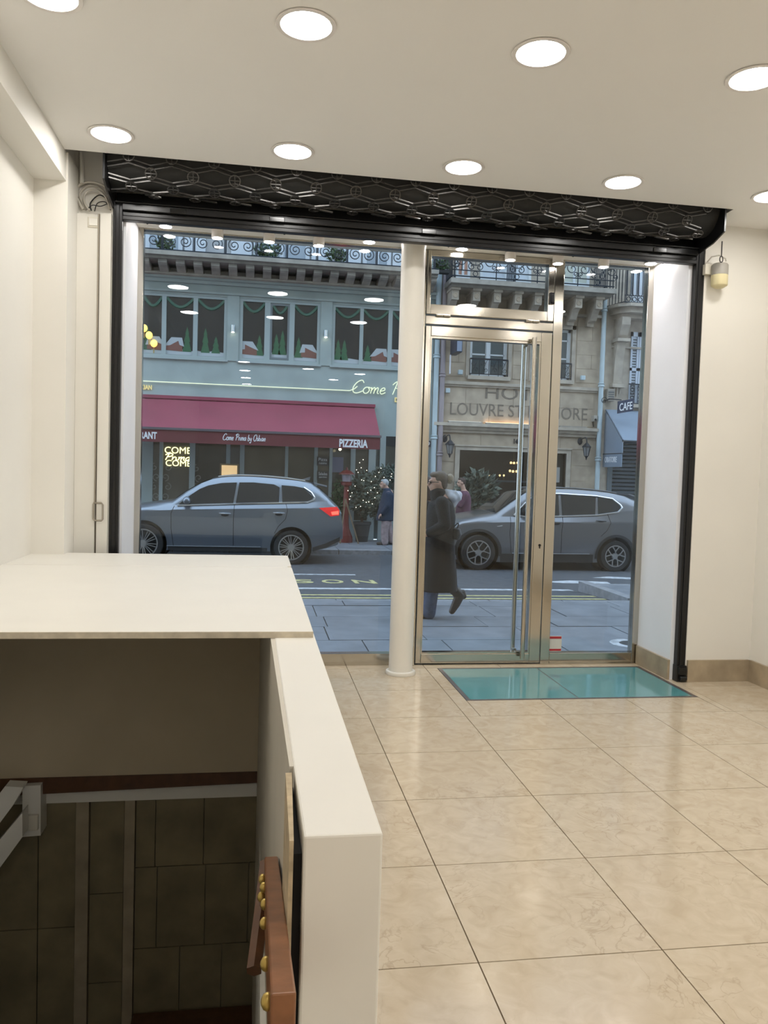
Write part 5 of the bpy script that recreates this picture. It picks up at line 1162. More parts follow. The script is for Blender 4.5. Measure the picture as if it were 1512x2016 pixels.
# ================================================================== CARS
def interp(L, x):
    if x <= L[0][0]: return L[0][1]
    for (a, b), (c, d_) in zip(L[:-1], L[1:]):
        if x <= c: return b+(d_-b)*(x-a)/max(c-a, 1e-6)
    return L[-1][1]
def sm(t): t = min(max(t, 0), 1); return t*t*(3-2*t)
def make_car(S):
    Yn = S['Y']; Wd = 1.84; Yc = Yn+Wd/2; gz = ZRD
    P = lambda p: (at(p[0], p[1], Yn+.02).x, at(p[0], p[1], Yn+.02).z)
    top = sorted([(at(a, b, Yn+S['td']).x, at(a, b, Yn+S['td']).z) for a, b in S['top']])
    xf, xr = top[0][0], top[-1][0]
    bot = sorted([P(p) for p in S['bot']])
    belt = sorted([P(p) for p in S['belt']]); crease = sorted([P(p) for p in S['crease']]); roofz = max(z for _, z in top)
    def plan(x): return 1-.16*(1-sm((x-xf)/.75))-.09*(1-sm((xr-x)/.7))
    def hw(x, z):
        zb, zc = interp(belt, x), interp(crease, x); lo = interp(bot, x)
        if z <= zc:
            t = (z-lo)/max(zc-lo, .01); s = .945+.055*sm(t*2.2)
        elif z <= zb: s = 1-.075*(z-zc)/(zb-zc)
        else: s = .925-.19*min((z-zb)/(roofz-zb), 1.1)
        return Wd/2*plan(x)*s
    car = thing(S['name'], S['label'], 'car', ((xf+xr)/2, Yc, gz), 'parked and passing cars')
    xs = sorted(set([xf+(xr-xf)*i/70 for i in range(71)]+[x for x, _ in top]))
    V = []; n = None
    for x in xs:
        B, Tp = interp(bot, x), interp(top, x); Tp = max(Tp, B+.05); ring = []; D = Tp-B
        zc_ = min(interp(crease, x), B+D*.86); zb_2 = max(min(interp(belt, x), B+D*.93), zc_+.02*D)
        zs = [B+(zc_-B)*t for t in (0, .06, .15, .3, .45, .6, .75, .88, .96, 1)]+[zc_+(zb_2-zc_)*t for t in (.12, .5, .88, 1)]+[zb_2+(Tp-zb_2)*t for t in (.06, .3, .55, .75, .88, .96, 1)]
        for z in zs:
            t = (z-B)/D; w = hw(x, z)*(1-.10*max(0, (t-.9)/.1)**2); ring.append((x, Yc-w, z))
        w = hw(x, Tp)*.9; ring += [(x, Yc-w*.75, Tp+.012), (x, Yc-w*.35, Tp+.024), (x, Yc, Tp+.028)]
        full_ = ring+[(p[0], 2*Yc-p[1], p[2]) for p in reversed(ring[:-1])]
        V.append(full_); n = len(full_)
    b = MB(); flat = [p for r in V for p in r]; F = []
    for i in range(len(xs)-1):
        for k in range(n): F.append((i*n+k, i*n+(k+1) % n, (i+1)*n+(k+1) % n, (i+1)*n+k))
    F += [tuple(range(n)), tuple((len(xs)-1)*n+k for k in range(n))]
    b.add(flat, F); body = b.build('body', S['paint'], car, smooth=True)
    # wheel arches
    wh = []
    for (px, py, tr, rr) in S['wheels']:
        x, z = P((px, py)); r = max(z-gz, .31); wh.append((x, gz+r, r))
    cut = MB()
    for x, z, r in wh: cut.cyl((x, Yn-.3, z), (x, Yn+.42, z), r+.075, n=40).cyl((x, Yc+Wd/2+.3, z), (x, Yc+Wd/2-.42, z), r+.075, n=40)
    co = cut.build('cutter', M_CLAD); md_ = body.modifiers.new('arch', 'BOOLEAN'); md_.object = co; md_.operation = 'DIFFERENCE'; md_.solver = 'EXACT'
    dg = bpy.context.evaluated_depsgraph_get(); dg.update(); me = bpy.data.meshes.new_from_object(body.evaluated_get(dg))
    body.modifiers.clear(); body.data = me; bpy.data.objects.remove(co, do_unlink=True)
    me.materials.clear(); me.materials.append(S['paint'])
    for p in me.polygons: p.use_smooth = True; p.material_index = 0
    try: me.set_sharp_from_angle(angle=math.radians(28))
    except Exception: pass
    for x, z, r in wh:
        for s in (-1, 1):
            y0 = Yc+s*(Wd/2-.06); y1 = Yc+s*(Wd/2-.41)
            MB().lathe([(r+.072, y0), (r+.072, y1), (0, y1)], (x, 0, z), 32, 'y', open_=True).build('wheel_well', M_DARK, car)
    # things that lie on the flank
    def flank(pts, off=.006):
        return [(x, Yc-hw(x, z)-off, z) for x, z in pts]
    def panel(name, pts, m, parent=car, off=.008, th=.012):
        """a patch following the near flank, subdivided so that it hugs the surface, mirrored on the far flank"""
        for side in (0, 1):
            bm = bmesh.new(); vs = [bm.verts.new((x, 0, z)) for x, z in pts]; f = bm.faces.new(vs)
            bmesh.ops.triangulate(bm, faces=[f]); bmesh.ops.subdivide_edges(bm, edges=bm.edges[:], cuts=3, use_grid_fill=True)
            bmesh.ops.triangulate(bm, faces=bm.faces[:])
            q = []; fs = [tuple(v.index for v in f.verts) for f in (bm.faces.ensure_lookup_table() or bm.faces)]
            bm.verts.ensure_lookup_table(); bm.verts.index_update(); fs = [tuple(v.index for v in f.verts) for f in bm.faces]
            for v in bm.verts:
                w = hw(v.co.x, v.co.z)+off; q.append((v.co.x, Yc-w if side == 0 else Yc+w, v.co.z))
            bm.free(); o = MB().add(q, fs).build(name, m, parent, smooth=True)
        return o
    for wpts in S['windows']: panel('side_window', [P(p) for p in wpts], M_CARGLASS)
    for nm, pts, m, off in S['panels']: panel(nm, [P(p) for p in pts], m, off=off)
    def line(name, pts, r, m, off=.006, parent=car, closed=False, sub=6):
        pp = [P(p) for p in pts]; L = []
        for (a, b_), (c, d_) in zip(pp[:-1], pp[1:]):
            for k in range(sub): L.append((a+(c-a)*k/sub, b_+(d_-b_)*k/sub))
        L.append(pp[-1])
        MB().tube(flank(L, off), r, 5).build(name, m, parent, smooth=True)
    for nm, pts, r, m, off in S['lines']: line(nm, pts, r, m, off)
    # windscreen and rear window across the car
    def cross(name, xa, xb, k0, k1, lift=.02):
        R = []; N_ = 14
        for i in range(N_+1):
            x = xa+(xb-xa)*i/N_; Tp = interp(top, x); w = hw(x, Tp)*.9
            R.append([(x, Yc+w*s*(k0+(k1-k0)*i/N_), Tp+lift+.01*(1-s*s)) for s in (-1, -.5, 0, .5, 1)])
        b = MB(); b.add([p for r in R for p in r], [(i*5+k, i*5+k+1, (i+1)*5+k+1, (i+1)*5+k) for i in range(N_) for k in range(4)])
        b.build(name, M_CARGLASS, car, smooth=True)
    cross('windscreen', at(S['ws'][0], 980, Yn+S['td']).x, at(S['ws'][1], 950, Yn+S['td']).x, .95, .9); cross('rear_window', at(S['rw'][0], 970, Yn+S['td']).x, at(S['rw'][1], 985, Yn+S['td']).x, .85, .9)
    # wheels
    for wi, (x, z, r) in enumerate(wh):
        rim = r*S['rimk']
        for s in (-1, 1):
            yo = Yc+s*(Wd/2+.0); yi = Yc+s*(Wd/2-.22)
            w = thing('wheel', '', None, (x, yo, z)); del w['label']
            w.parent = car; w.location = Vector((x, yo, z))-WL[car.name]
            MB().lathe([(rim, yi), (r*.96, yi), (r, yi-s*-.03), (r, yo-s*.035), (r*.965, yo-s*.008), (rim+.02, yo), (rim, yo-s*.012)], (x, 0, z), 40, 'y', ring=True).build('tyre', M_TYRE, w, smooth=True)
            MB().lathe([(rim+.004, yo-s*.004), (rim-.016, yo-s*.004), (rim-.03, yo-s*.05), (rim-.03, yo-s*.16)], (x, 0, z), 40, 'y', open_=True).build('rim_lip', M_RIM, w, smooth=True)
            MB().lathe([(0, yo-s*.12), (rim-.02, yo-s*.12)], (x, 0, z), 30, 'y', open_=True).build('brake_disc', mat('brake_shadow', (.02, .02, .02), .6), w)
            b = MB()
            if S['spokes'] == 20:
                for k in range(20):
                    a = 2*PI*k/20; a2 = a+(.05 if k % 2 else -.05)
                    b.tube([(x+.06*math.cos(a), yo-s*.03, z+.06*math.sin(a)), (x+(rim-.012)*math.cos(a2), yo-s*.008, z+(rim-.012)*math.sin(a2))], [.011, .0095], 4)
            else:
                for k in range(5):
                    a = 2*PI*k/5+.3; m_ = (x+rim*.42*math.cos(a), yo-s*.016, z+rim*.42*math.sin(a))
                    b.tube([(x+.05*math.cos(a), yo-s*.03, z+.05*math.sin(a)), m_], [.024, .017], 4)
                    for d_ in (-.36, .36):
                        b.tube(cat([m_, (x+rim*.72*math.cos(a+d_*.72), yo-s*.012, z+rim*.72*math.sin(a+d_*.72)), (x+(rim-.01)*math.cos(a+d_), yo-s*.008, z+(rim-.01)*math.sin(a+d_))], 3), .014, 4)
            b.build('spokes', M_RIM, w); MB().lathe([(.07, yo-s*.04), (.06, yo-s*.02), (.0, yo-s*.018)], (x, 0, z), 16, 'y').build('hub_cap', M_RIM, w, smooth=True)
        a0 = S.get('clad')
        if a0:
            arc = [(x+(r+.07)*math.cos(t), z+(r+.07)*math.sin(t)) for t in [-.15+(PI+.3)*k/16 for k in range(17)]]
            arc2 = [(x+(r+a0)*math.cos(t), z+(r+a0)*math.sin(t)) for t in [-.15+(PI+.3)*k/16 for k in range(17)]]
            lo = gz+.2
            for side in (-1, 1):
                b = MB(); q = []
                for (u, v), (u2, v2) in zip(arc, arc2):
                    for X_, Z_ in ((u, v), (u2, v2)): q.append((X_, Yc+side*(hw(X_, Z_)+.01), Z_))
                b.add(q, [(2*i, 2*i+1, 2*i+3, 2*i+2) for i in range(16)]); b.build('arch_trim', S['cladm'], car, smooth=True)
    # mirror, handles, roof rails
    mx, mz = P(S['mirror']); yy = Yc-hw(mx, mz)-.11
    mo_ = MB().ball((mx, yy, mz), .075, .1, .075, 12, 8).build('mirror', S['paint'], car, smooth=True); MB().tube([(mx+.02, yy+.08, mz-.04), (mx+.04, yy+.2, mz-.06)], .02, 6).build('mirror_arm', M_CLAD, mo_)
    MB().ball((mx, 2*Yc-yy, mz), .075, .1, .075, 12, 8).build('mirror', S['paint'], car, smooth=True)
    for h_ in S['handles']:
        hx, hz = P(h_); y = Yc-hw(hx, hz)
        o = MB().ball((hx, y-.003, hz-.025), .075, .012, .03, 12, 8).build('handle_cup', M_CLAD, car, smooth=True)
        MB().tube([(hx-.11, y-.02, hz+.005), (hx-.05, y-.035, hz+.003), (hx+.06, y-.035, hz), (hx+.11, y-.02, hz)], [.01, .014, .014, .01], 6).build('handle', S['hm'], car, smooth=True)
    for side in (-1, 1):
        pp = []
        for px in S['rails']:
            x = at(px, 945, Yn+S['td']).x; z = interp(top, x); pp.append((x, Yc+side*hw(x, z)*.86, z+.028))
        MB().tube(cat(pp, 3), .016, 6).build('roof_rail', S['hm'], car, smooth=True)
    for fn in S.get('extra', []): fn(car, Yc, hw, top, P)
    return car
Y1 = 15.45
def car1_extra(car, Yc, hw, top, P):
    a = at(614, 951, Yc); e = at(639, 955.5, Yc); w = .62
    MB().hexa([(a.x, Yc-w, a.z-.02), (e.x, Yc-w*.95, e.z-.03), (e.x, Yc+w*.95, e.z-.03), (a.x, Yc+w, a.z-.02), (a.x, Yc-w, a.z+.02), (e.x, Yc-w*.95, e.z+.005), (e.x, Yc+w*.95, e.z+.005), (a.x, Yc+w, a.z+.02)]).build('spoiler', M_CARPAINT1, car, bevel=.008)
    f = at(590, 945, Yc); MB().prism([(f.x, f.z), (f.x+.2, f.z+.0), (f.x+.22, f.z+.075)], Yc-.03, Yc+.03).build('fin_antenna', M_CARPAINT1, car)
make_car(dict(name='estate_suv', label='steel-blue grey SUV with lit red tail lamp stopped before the restaurant', Y=Y1, td=.4, paint=M_CARPAINT1, hm=M_CHROME, rimk=.735, spokes=20, clad=.085, cladm=M_CARPAINT1,
    top=[(193, 1035), (196, 1020), (203, 1009), (225, 1001), (273.7, 994.5), (316.9, 989), (342.5, 985.5), (368, 967.5), (396.5, 951.4), (419, 943), (436, 940), (453, 938.6), (478, 938.2), (501.7, 938.8), (544, 942), (587, 946.5), (612, 952), (628, 962), (644, 977), (663.8, 997), (669, 1006), (671, 1030), (671.8, 1060)],
    bot=[(193, 1070), (200, 1078), (240, 1081), (328, 1083), (527, 1086), (600, 1087), (640, 1081), (665, 1074), (672, 1062)],
    belt=[(190, 996), (340, 994), (349, 994), (460, 991), (608, 988.5), (672, 986)], crease=[(190, 1006), (340, 1004), (460, 1002.5), (620, 1001), (672, 1002)],
    wheels=[(281, 1069.5, 36, 26), (573, 1077.8, 36, 26)], ws=(344, 417), rw=(628, 662),
    windows=[[(350, 993.5), (374, 975), (392, 963), (409, 956), (436, 951), (466, 950), (459, 990.5)], [(471, 950), (500, 950), (540, 954), (551, 960), (549, 988.5), (464, 990.5)], [(555, 955.5), (580, 957.5), (598, 961), (617, 979), (615, 984), (606, 988), (556, 988.3)]],
    panels=[('tail_lamp', [(628, 1000), (664, 998), (669, 1005), (668, 1015), (651, 1017)], M_TAIL, .012), ('tail_lamp_lit', [(652, 1008), (667, 1006), (667, 1013), (654, 1014)], M_TAILON, .02), ('sill', [(330, 1075), (526, 1079), (526, 1086), (330, 1083)], M_CLAD, .004), ('rear_bumper', [(612, 1079), (640, 1071), (670, 1058), (670, 1066), (645, 1078), (616, 1086)], M_CLAD, .006)],
    lines=[('sill_chrome', [(328, 1074.5), (440, 1076), (513, 1077)], .010, M_CHROME, .008), ('belt_chrome', [(349, 995), (460, 992), (606, 989), (618, 984), (620, 980), (614, 970), (599, 960)], .018, M_CHROME, .014), ('door_seam', [(343, 996), (337, 1010), (337, 1040), (341, 1074)], .006, M_DARK, -.001), ('door_seam', [(461.5, 994), (459.5, 1020), (459, 1074)], .006, M_DARK, -.001), ('door_seam', [(563, 992), (566, 1005), (562, 1022), (548, 1036), (540, 1050)], .006, M_DARK, -.001), ('crease_line', [(337, 1003.5), (460, 1002), (620, 1000.5)], .004, M_CARPAINT1, .002)],
    mirror=(368, 985), handles=[(443, 1011), (549, 1010)], rails=[430, 470, 520, 565, 600], extra=[car1_extra]))
Y2 = 14.9
def car2_extra(car, Yc, hw, top, P):
    a = at(1213, 972, Yc); e = at(1239, 980, Yc); w = .6
    MB().hexa([(a.x, Yc-w, a.z-.02), (e.x, Yc-w*.95, e.z-.03), (e.x, Yc+w*.95, e.z-.03), (a.x, Yc+w, a.z-.02), (a.x, Yc-w, a.z+.02), (e.x, Yc-w*.95, e.z+.005), (e.x, Yc+w*.95, e.z+.005), (a.x, Yc+w, a.z+.02)]).build('spoiler', M_CARPAINT2, car, bevel=.008)
make_car(dict(name='compact_suv', label='grey-brown SUV with dark wheel arch cladding seen through the glass door', Y=Y2, td=.65, paint=M_CARPAINT2, hm=M_CARPAINT2, rimk=.70, spokes=5, clad=.125, cladm=M_CLAD,
    top=[(872, 1062), (874, 1045), (880, 1031), (896, 1022), (927.6, 1014), (950, 1010.5), (962, 1009), (990, 990), (1022.9, 969.5), (1040, 965.5), (1054.6, 964), (1086, 962.5), (1110, 963), (1134, 964.5), (1184, 969.5), (1213, 976), (1236, 986), (1259.6, 1010), (1268, 1024), (1269, 1050), (1269, 1080)],
    bot=[(870, 1095), (880, 1102), (960, 1106), (1000, 1107), (1170, 1108), (1240, 1106), (1262, 1098), (1270, 1086)],
    belt=[(870, 1014), (1000, 1017), (1085, 1017), (1180, 1015), (1222, 1008), (1270, 1004)], crease=[(870, 1030), (1000, 1028), (1085, 1028), (1200, 1029), (1270, 1029)],
    wheels=[(942, 1088, 33, 24), (1211, 1096, 33, 24)], ws=(964, 1036), rw=(1238, 1258),
    windows=[[(1013, 1013), (1040, 992), (1058, 978), (1075, 974), (1106, 974), (1103, 1015), (1040, 1016)], [(1111, 974), (1150, 975), (1180, 979), (1174, 1013.5), (1109, 1015)], [(1184, 980), (1212, 984), (1226, 997), (1226, 1000), (1218, 1007), (1180, 1012)]],
    panels=[('tail_lamp', [(1250, 1023), (1266, 1021), (1267, 1033), (1256, 1033)], M_TAIL, .012), ('headlamp', [(893, 1034), (903, 1030), (901, 1038), (893, 1042)], M_HEAD, .012), ('side_repeater', [(977, 1035.5), (989, 1033.5), (988, 1036), (979, 1037)], M_CHROME, .01), ('sill', [(985, 1090), (1168, 1092), (1168, 1108), (985, 1107)], M_CLAD, .004), ('rear_valance', [(1245, 1086), (1267, 1078), (1268, 1090), (1246, 1104)], M_CLAD, .006)],
    lines=[('sill_chrome', [(1008, 1089), (1100, 1090), (1160, 1090.5)], .014, M_CHROME, .01), ('belt_chrome', [(1013, 1014.5), (1040, 1017.5), (1109, 1016.5), (1176, 1014.5), (1219, 1008.5), (1228, 1000), (1226, 995), (1212, 982.5), (1180, 977), (1110, 972.5), (1075, 972.5), (1056, 977), (1036, 992), (1013, 1014.5)], .016, M_CHROME, .014), ('door_seam', [(1006, 1018), (1003, 1050), (1006, 1088)], .006, M_DARK, -.001), ('door_seam', [(1109, 1018), (1105, 1050), (1104, 1090)], .006, M_DARK, -.001), ('door_seam', [(1198, 1012), (1202, 1030), (1194, 1045), (1182, 1056)], .006, M_DARK, -.001)],
    mirror=(1040, 1004), handles=[(1095, 1028), (1183, 1025)], rails=[1050, 1090, 1130, 1170, 1200], extra=[car2_extra]))
# ================================================================== PEOPLE
def remesh(o, vox=.014, it=4):
    r = o.modifiers.new('skin', 'REMESH'); r.mode = 'VOXEL'; r.voxel_size = vox; r.use_smooth_shade = True
    s = o.modifiers.new('smooth', 'SMOOTH'); s.factor = .5; s.iterations = it; return o
def head(b, c, yaw=0, k=1.0):
    """head looking toward -x: skull, jaw, nose, ear, brow"""
    c = Vector(c)
    b.ball(c+Vector((.012, 0, .015))*k, .092*k, .073*k, .105*k, 14, 10); b.ball(c+Vector((-.035, 0, -.055))*k, .055*k, .05*k, .06*k, 12, 8)
    b.capsule(c+Vector((-.088, 0, .0))*k, c+Vector((-.102, 0, -.028))*k, .012*k, .016*k, 8); b.capsule(c+Vector((-.08, -.03, .02))*k, c+Vector((-.08, .03, .02))*k, .013*k, .013*k, 8)
    b.capsule(c+Vector((-.083, -.012, -.058))*k, c+Vector((-.083, .012, -.058))*k, .012*k, .012*k, 8)
    for s in (-1, 1): b.ball(c+Vector((.01, s*.075, -.01))*k, .022*k, .012*k, .034*k, 10, 6)
def eyes(t, c, k=1.0):
    for s in (-1, 1): MB().ball(Vector(c)+Vector((-.083, s*.03, .0))*k, .011*k, .012*k, .009*k, 8, 6).build('eye', M_DARK, t)
def hand(b, wrist, dirv, side, k=1.0, curl=.35):
    """palm with four separate curled fingers and a thumb"""
    d = Vector(dirv).normalized(); s = Vector(side).normalized(); nrm = d.cross(s).normalized(); w = Vector(wrist)
    for j in range(3): b.capsule(w+s*(j-1)*.022*k, w+d*.08*k+s*(j-1)*.026*k, .019*k, .017*k, 8)
    for j, L in enumerate((.068, .078, .072, .056)):
        o = w+d*.085*k+s*(-.036+.024*j)*k; p = o+(d*math.cos(curl)+nrm*math.sin(curl))*L*.5*k; q = p+(d*math.cos(curl*2.4)+nrm*math.sin(curl*2.4))*L*.5*k
        b.capsule(o, p, .0095*k, .009*k, 7).capsule(p, q, .009*k, .0075*k, 7)
    o = w+d*.025*k-s*.034*k; p = o+(d*.5-s*.6+nrm*.35).normalized()*.04*k; b.capsule(o, p, .013*k, .0105*k, 7).capsule(p, p+(d*.9-s*.1+nrm*.4).normalized()*.03*k, .0105*k, .0085*k, 7)
# --- woman in long black coat
YW = 8.62
def W(px, py, dy=0): return at(px, py, YW+dy)
wm = thing('person', 'person in a long black coat with pale grey hood walking past the door', 'person', (W(862, 1216).x, YW, ZS1))
b = MB(); hc = W(861, 950)
head(b, hc); b.chain([(hc+Vector((.02, 0, -.05)), .055), (W(868, 985), .06)])
b.chain([(W(868, 992), .12), (W(866, 1030), .12), (W(865, 1075), .13)]).chain([(W(868, 990, -.14), .06), (W(868, 990, .14), .06)])
b.chain([(W(862, 1080, -.08), .08), (W(854, 1138, -.08), .06), (W(843, 1203, -.08), .045)]); b.chain([(W(870, 1080, .08), .085), (W(876, 1132, .08), .06), (W(893, 1162, .08), .045)])
b.chain([(W(872, 990, -.19), .05), (W(876, 1034, -.22), .045), (W(842, 1050, -.2), .035)]); b.chain([(W(868, 990, .19), .05), (W(868, 1034, .2), .045), (W(838, 1046, .16), .035)])
hand(b, W(841, 1050, -.2), (-1, .1, .15), (0, .3, 1)); hand(b, W(837, 1046, .16), (-1, 0, .2), (0, .3, 1))
remesh(b.build('body', M_SKIN, wm), .009, 2); eyes(wm, hc)
b = MB(); b.loft([(W(863, 1163), .215, .2), (W(864, 1130), .20, .2), (W(864, 1090), .18, .19), (W(866, 1050), .16, .18), (W(868, 1015), .16, .19), (W(868, 992), .135, .2), (W(868, 980), .08, .12)], 18, 2.3)
b.add([W(875, 1100, -.1), W(888, 1100, 0), W(898, 1153, 0), W(884, 1158, -.12), W(875, 1100, .1), W(884, 1158, .12)], [(0, 1, 2, 3), (1, 4, 5, 2), (0, 3, 5, 4), (0, 4, 1), (3, 2, 5)])
b.chain([(W(870, 990, -.19), .078), (W(877, 1034, -.23), .066), (W(846, 1049, -.2), .056)]).chain([(W(866, 990, .19), .078), (W(869, 1034, .2), .066), (W(842, 1045, .16), .056)])
remesh(b.build('coat', M_COAT, wm), .014, 4)
b = MB(); b.loft([(W(866, 992), .1, .13), (W(862, 978), .085, .095), (W(860, 966), .075, .08)], 14).ball(W(862, 968), .09, .095, .05, 12, 8); remesh(b.build('scarf', M_COAT, wm), .012, 3)
b = MB(); b.ball(W(888, 978), .07, .12, .055, 14, 10, Matrix.Rotation(.5, 3, 'Y')).capsule(W(876, 967), W(898, 974), .03, .045).capsule(W(902, 975), W(893, 995), .05, .03).capsule(W(896, 970, -.06), W(905, 982, -.03), .03, .025).capsule(W(896, 970, .06), W(905, 982, .03), .03, .025)
remesh(b.build('hood', M_HOOD, wm), .012, 3)
b = MB(); b.ball(hc+Vector((.032, 0, .035)), .092, .085, .098, 16, 12).ball(hc+Vector((-.03, 0, .085)), .06, .07, .035, 12, 8).ball(hc+Vector((.07, 0, -.02)), .05, .065, .06, 12, 8); remesh(b.build('hair', M_HAIR, wm), .01, 2)
bn = MB().ball(W(886, 943), .045, .05, .058, 14, 10).build('hair_bun', M_BLOND, wm, smooth=True); MB().tube([W(879, 936)+Vector((0, s, 0)) for s in (-.03, 0, .03)]+[W(880, 948)], .008, 5).build('hair_tie', M_BOOT, bn)
b = MB(); b.tube([hc+Vector((-.1, -.03, .005)), hc+Vector((-.095, -.065, .005)), hc+Vector((0, -.08, .005))], .004, 5).tube(circ(hc+Vector((-.095, -.036, -.005)), .018, 10), .003, 4, closed=True); b.build('glasses', M_IRON, wm)
b = MB(); b.chain([(W(862, 1085, -.08), .085), (W(854, 1138, -.08), .075), (W(844, 1207, -.08), .08)]).chain([(W(870, 1085, .08), .09), (W(877, 1132, .08), .08), (W(893, 1158, .08), .06)]); remesh(b.build('jeans', M_JEAN, wm), .014, 3)
b = MB(); b.chain([(W(893, 1160, .08), .062), (W(905, 1172, .08), .058), (W(898, 1188, .08), .052), (W(890, 1203, .08), .038)]).capsule(W(911, 1166, .08), W(914, 1174, .08), .034, .03); remesh(b.build('boot', M_BOOT, wm), .01, 2)
b = MB(); b.chain([(W(846, 1205, -.08), .05), (W(843, 1211, -.08), .045), (W(826, 1214, -.08), .035)]); remesh(b.build('boot', M_BOOT, wm), .01, 2)
b = MB(); b.loft([(W(897, 1062, -.12), .03, .1), (W(899, 1052, -.12), .05, .12), (W(898, 1040, -.12), .04, .11)], 12); bg_ = remesh(b.build('shoulder_bag', M_CLAD, wm), .012, 2); MB().tube(cat([W(890, 1042, -.12), W(901, 1030, -.14), W(902, 1036, -.14), W(896, 1045, -.14)], 4), .008, 5).build('bag_strap', M_CLAD, wm)
# --- companion ahead of her, mostly behind the frame
YV = 9.35
def V_(px, py, dy=0): return at(px, py, YV+dy)
p2 = thing('person', 'person with loose brown hair and dark coat walking half hidden behind the door frame', 'person', (V_(828, 1200).x, YV, ZS1))
hc = V_(832, 957); b = MB(); head(b, hc); b.chain([(hc+Vector((.02, 0, -.05)), .055), (V_(836, 990), .06)]); b.chain([(V_(836, 996), .12), (V_(834, 1075), .13)]).chain([(V_(836, 994, -.13), .06), (V_(836, 994, .13), .06)])
b.chain([(V_(832, 1080, -.08), .085), (V_(824, 1135, -.08), .06), (V_(818, 1192, -.08), .045)]).chain([(V_(838, 1080, .08), .085), (V_(842, 1135, .08), .06), (V_(846, 1190, .08), .045)])
b.chain([(V_(836, 996, -.19), .05), (V_(838, 1036, -.22), .045), (V_(822, 1046, -.18), .035)]); hand(b, V_(821, 1046, -.18), (-1, .1, .1), (0, .3, 1)); b.chain([(V_(836, 996, .19), .05), (V_(838, 1036, .22), .045), (V_(822, 1046, .18), .035)]); hand(b, V_(821, 1046, .18), (-1, -.1, .1), (0, .3, 1))
remesh(b.build('body', M_SKIN, p2), .009, 2); eyes(p2, hc)
b = MB(); b.loft([(V_(836, 1150), .2, .19), (V_(836, 1090), .17, .19), (V_(836, 1030), .15, .19), (V_(837, 1000), .14, .2), (V_(836, 986), .08, .12)], 18, 2.3).chain([(V_(836, 996, -.19), .078), (V_(839, 1036, -.23), .066), (V_(826, 1045, -.19), .056)]).chain([(V_(836, 996, .19), .078), (V_(839, 1036, .23), .066), (V_(826, 1045, .19), .056)]); remesh(b.build('coat', M_COAT, p2), .014, 4)
b = MB(); b.ball(hc+Vector((.03, 0, .03)), .095, .09, .1, 14, 10).loft([(V_(842, 985), .06, .11), (V_(841, 970), .07, .1), (V_(840, 955), .06, .085)], 12).ball(hc+Vector((-.02, 0, .08)), .07, .07, .04, 12, 8); remesh(b.build('hair', M_BROWNHAIR, p2), .011, 3)
b = MB(); b.loft([(V_(834, 992), .09, .12), (V_(833, 983), .085, .1)], 12); remesh(b.build('scarf', mat('cream_scarf', (.55, .53, .46), .9), p2), .012, 3)
b = MB(); b.chain([(V_(832, 1085, -.08), .09), (V_(824, 1135, -.08), .08), (V_(818, 1190, -.08), .07)]).chain([(V_(838, 1085, .08), .09), (V_(842, 1135, .08), .08), (V_(846, 1188, .08), .07)]); remesh(b.build('trousers', M_JEAN, p2), .014, 3)
zf = ZS1+.045
for px, dy in ((817, -.08), (846, .08)):
    q = V_(px, 1195, dy); b = MB().chain([((q.x+.03, q.y, zf), .045), ((q.x-.15, q.y, zf-.008), .035)]); remesh(b.build('shoe', M_BOOT, p2), .012, 2)
# --- grey haired man in navy jacket
YM = 18.95
def Mn(px, py, dy=0): return at(px, py, YM+dy)
mn = thing('person', 'grey-haired person in navy jacket and pinkish trousers looking down by the potted tree', 'person', (Mn(760, 1072).x, YM, ZS2))
hc = Mn(756, 953); b = MB(); head(b, hc, k=.98); b.chain([(hc+Vector((.03, 0, -.05)), .06), (Mn(764, 967), .06)]); b.chain([(Mn(764, 972), .13), (Mn(762, 1000), .15), (Mn(760, 1020), .15)]).chain([(Mn(765, 972, -.15), .065), (Mn(765, 972, .15), .065)])
b.chain([(Mn(760, 1022, -.09), .09), (Mn(757, 1048, -.09), .065), (Mn(759, 1068, -.09), .05)]).chain([(Mn(762, 1022, .09), .09), (Mn(766, 1046, .09), .065), (Mn(771, 1066, .09), .05)])
b.chain([(Mn(765, 974, -.2), .055), (Mn(762, 996, -.24), .048), (Mn(752, 1010, -.2), .036)]).chain([(Mn(765, 974, .2), .055), (Mn(766, 996, .24), .048), (Mn(758, 1010, .2), .036)]); hand(b, Mn(751, 1011, -.2), (-.6, 0, -.8), (0, 1, 0)); hand(b, Mn(757, 1011, .2), (-.6, 0, -.8), (0, 1, 0))
remesh(b.build('body', M_SKIN, mn), .011, 2); eyes(mn, hc)
b = MB(); b.loft([(Mn(757, 1025), .215, .21), (Mn(759, 1010), .2, .21), (Mn(762, 990), .18, .21), (Mn(764, 974), .15, .2), (Mn(763, 966), .1, .13), (Mn(761, 961), .085, .09)], 18, 2.2).chain([(Mn(765, 974, -.2), .085), (Mn(763, 996, -.25), .075), (Mn(753, 1009, -.21), .062)]).chain([(Mn(765, 974, .2), .085), (Mn(767, 996, .25), .075), (Mn(759, 1009, .21), .062)]); remesh(b.build('jacket', M_NAVY, mn), .016, 4)
b = MB(); b.ball(hc+Vector((.03, 0, .035)), .09, .082, .092, 14, 10).ball(hc+Vector((-.03, 0, .085)), .05, .06, .03, 12, 8); remesh(b.build('hair', M_GREYHAIR, mn), .012, 2)
b = MB(); b.chain([(Mn(760, 1024, -.09), .11), (Mn(757, 1048, -.09), .095), (Mn(757.5, 1068, -.09), .085)]).chain([(Mn(762, 1024, .09), .11), (Mn(766, 1046, .09), .09), (Mn(771, 1065, .09), .075)]); remesh(b.build('trousers', M_CHINO, mn), .015, 3)
zf = ZS2+.045
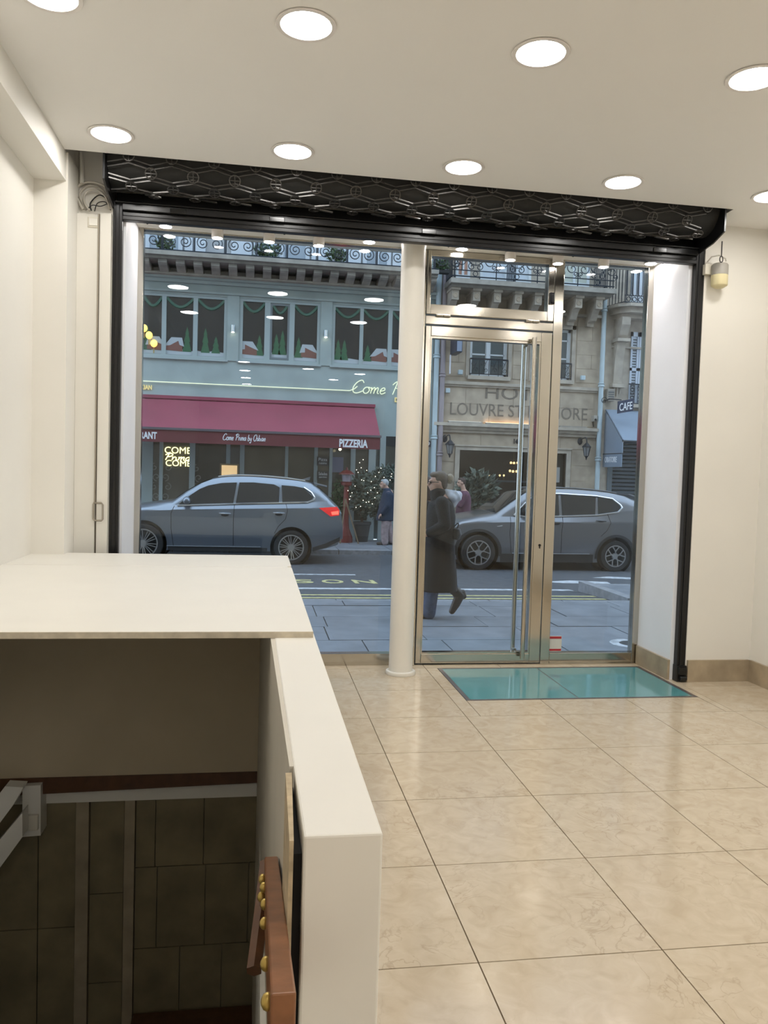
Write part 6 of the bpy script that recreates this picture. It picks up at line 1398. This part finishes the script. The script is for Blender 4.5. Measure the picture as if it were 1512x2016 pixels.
for px, dy in ((755, -.09), (771, .09)):
    q = Mn(px, 1070, dy); b = MB().chain([((q.x+.08, q.y, zf), .05), ((q.x-.14, q.y, zf-.008), .037)]); remesh(b.build('shoe', M_BOOT, mn), .014, 2)
# --- person in plum jacket, hand at the mouth
YP = 18.9
def Pu(px, py, dy=0): return at(px, py, YP+dy)
pu = thing('person', 'dark-haired person in plum jacket holding a hand to the face near the hotel entrance', 'person', (Pu(911, 1072).x, YP, ZS2))
hc = Pu(908, 950); b = MB(); head(b, hc); b.chain([(hc+Vector((.02, 0, -.05)), .06), (Pu(914, 968), .06)]); b.chain([(Pu(914, 974), .13), (Pu(913, 1020), .14)]).chain([(Pu(914, 974, -.15), .06), (Pu(914, 974, .15), .06)])
b.chain([(Pu(912, 1022, -.09), .09), (Pu(911, 1048, -.09), .065), (Pu(911, 1072, -.09), .05)]).chain([(Pu(914, 1022, .09), .09), (Pu(914, 1048, .09), .065), (Pu(915, 1072, .09), .05)])
b.chain([(Pu(914, 975, -.2), .055), (Pu(904, 996, -.22), .045), (Pu(896, 973, -.05), .032)]); hand(b, Pu(896, 972, -.05), (.25, .1, 1), (.2, 1, 0), .85); b.chain([(Pu(914, 975, .2), .055), (Pu(914, 1000, .24), .045), (Pu(908, 1010, .2), .035)]); hand(b, Pu(907.5, 1011, .2), (-.5, 0, -.8), (0, 1, 0))
remesh(b.build('body', M_SKIN, pu), .011, 2); eyes(pu, hc)
b = MB(); b.loft([(Pu(911, 1030), .2, .21), (Pu(912, 1005), .18, .21), (Pu(914, 985), .17, .21), (Pu(914, 974), .14, .2), (Pu(913, 966), .09, .1)], 18, 2.2).chain([(Pu(914, 975, -.2), .085), (Pu(905, 995, -.22), .07), (Pu(897.5, 978, -.08), .052)]).chain([(Pu(914, 975, .2), .085), (Pu(915, 1000, .24), .072), (Pu(909, 1009, .2), .058)]); remesh(b.build('jacket', M_PURPLE, pu), .016, 4)
b = MB(); b.ball(hc+Vector((.03, 0, .03)), .088, .082, .095, 14, 10).ball(hc+Vector((-.03, 0, .085)), .05, .06, .03, 12, 8); remesh(b.build('hair', M_BROWNHAIR, pu), .012, 2)
b = MB(); b.chain([(Pu(912, 1024, -.09), .11), (Pu(911, 1048, -.09), .09), (Pu(911, 1070, -.09), .08)]).chain([(Pu(914, 1024, .09), .11), (Pu(914, 1048, .09), .09), (Pu(915, 1070, .09), .08)]); remesh(b.build('trousers', M_JEAN, pu), .015, 3)
for px, dy in ((909, -.09), (914, .09)):
    q = Pu(px, 1070, dy); b = MB().chain([((q.x+.06, q.y, zf), .05), ((q.x-.14, q.y, zf-.008), .037)]); remesh(b.build('shoe', M_BOOT, pu), .014, 2)
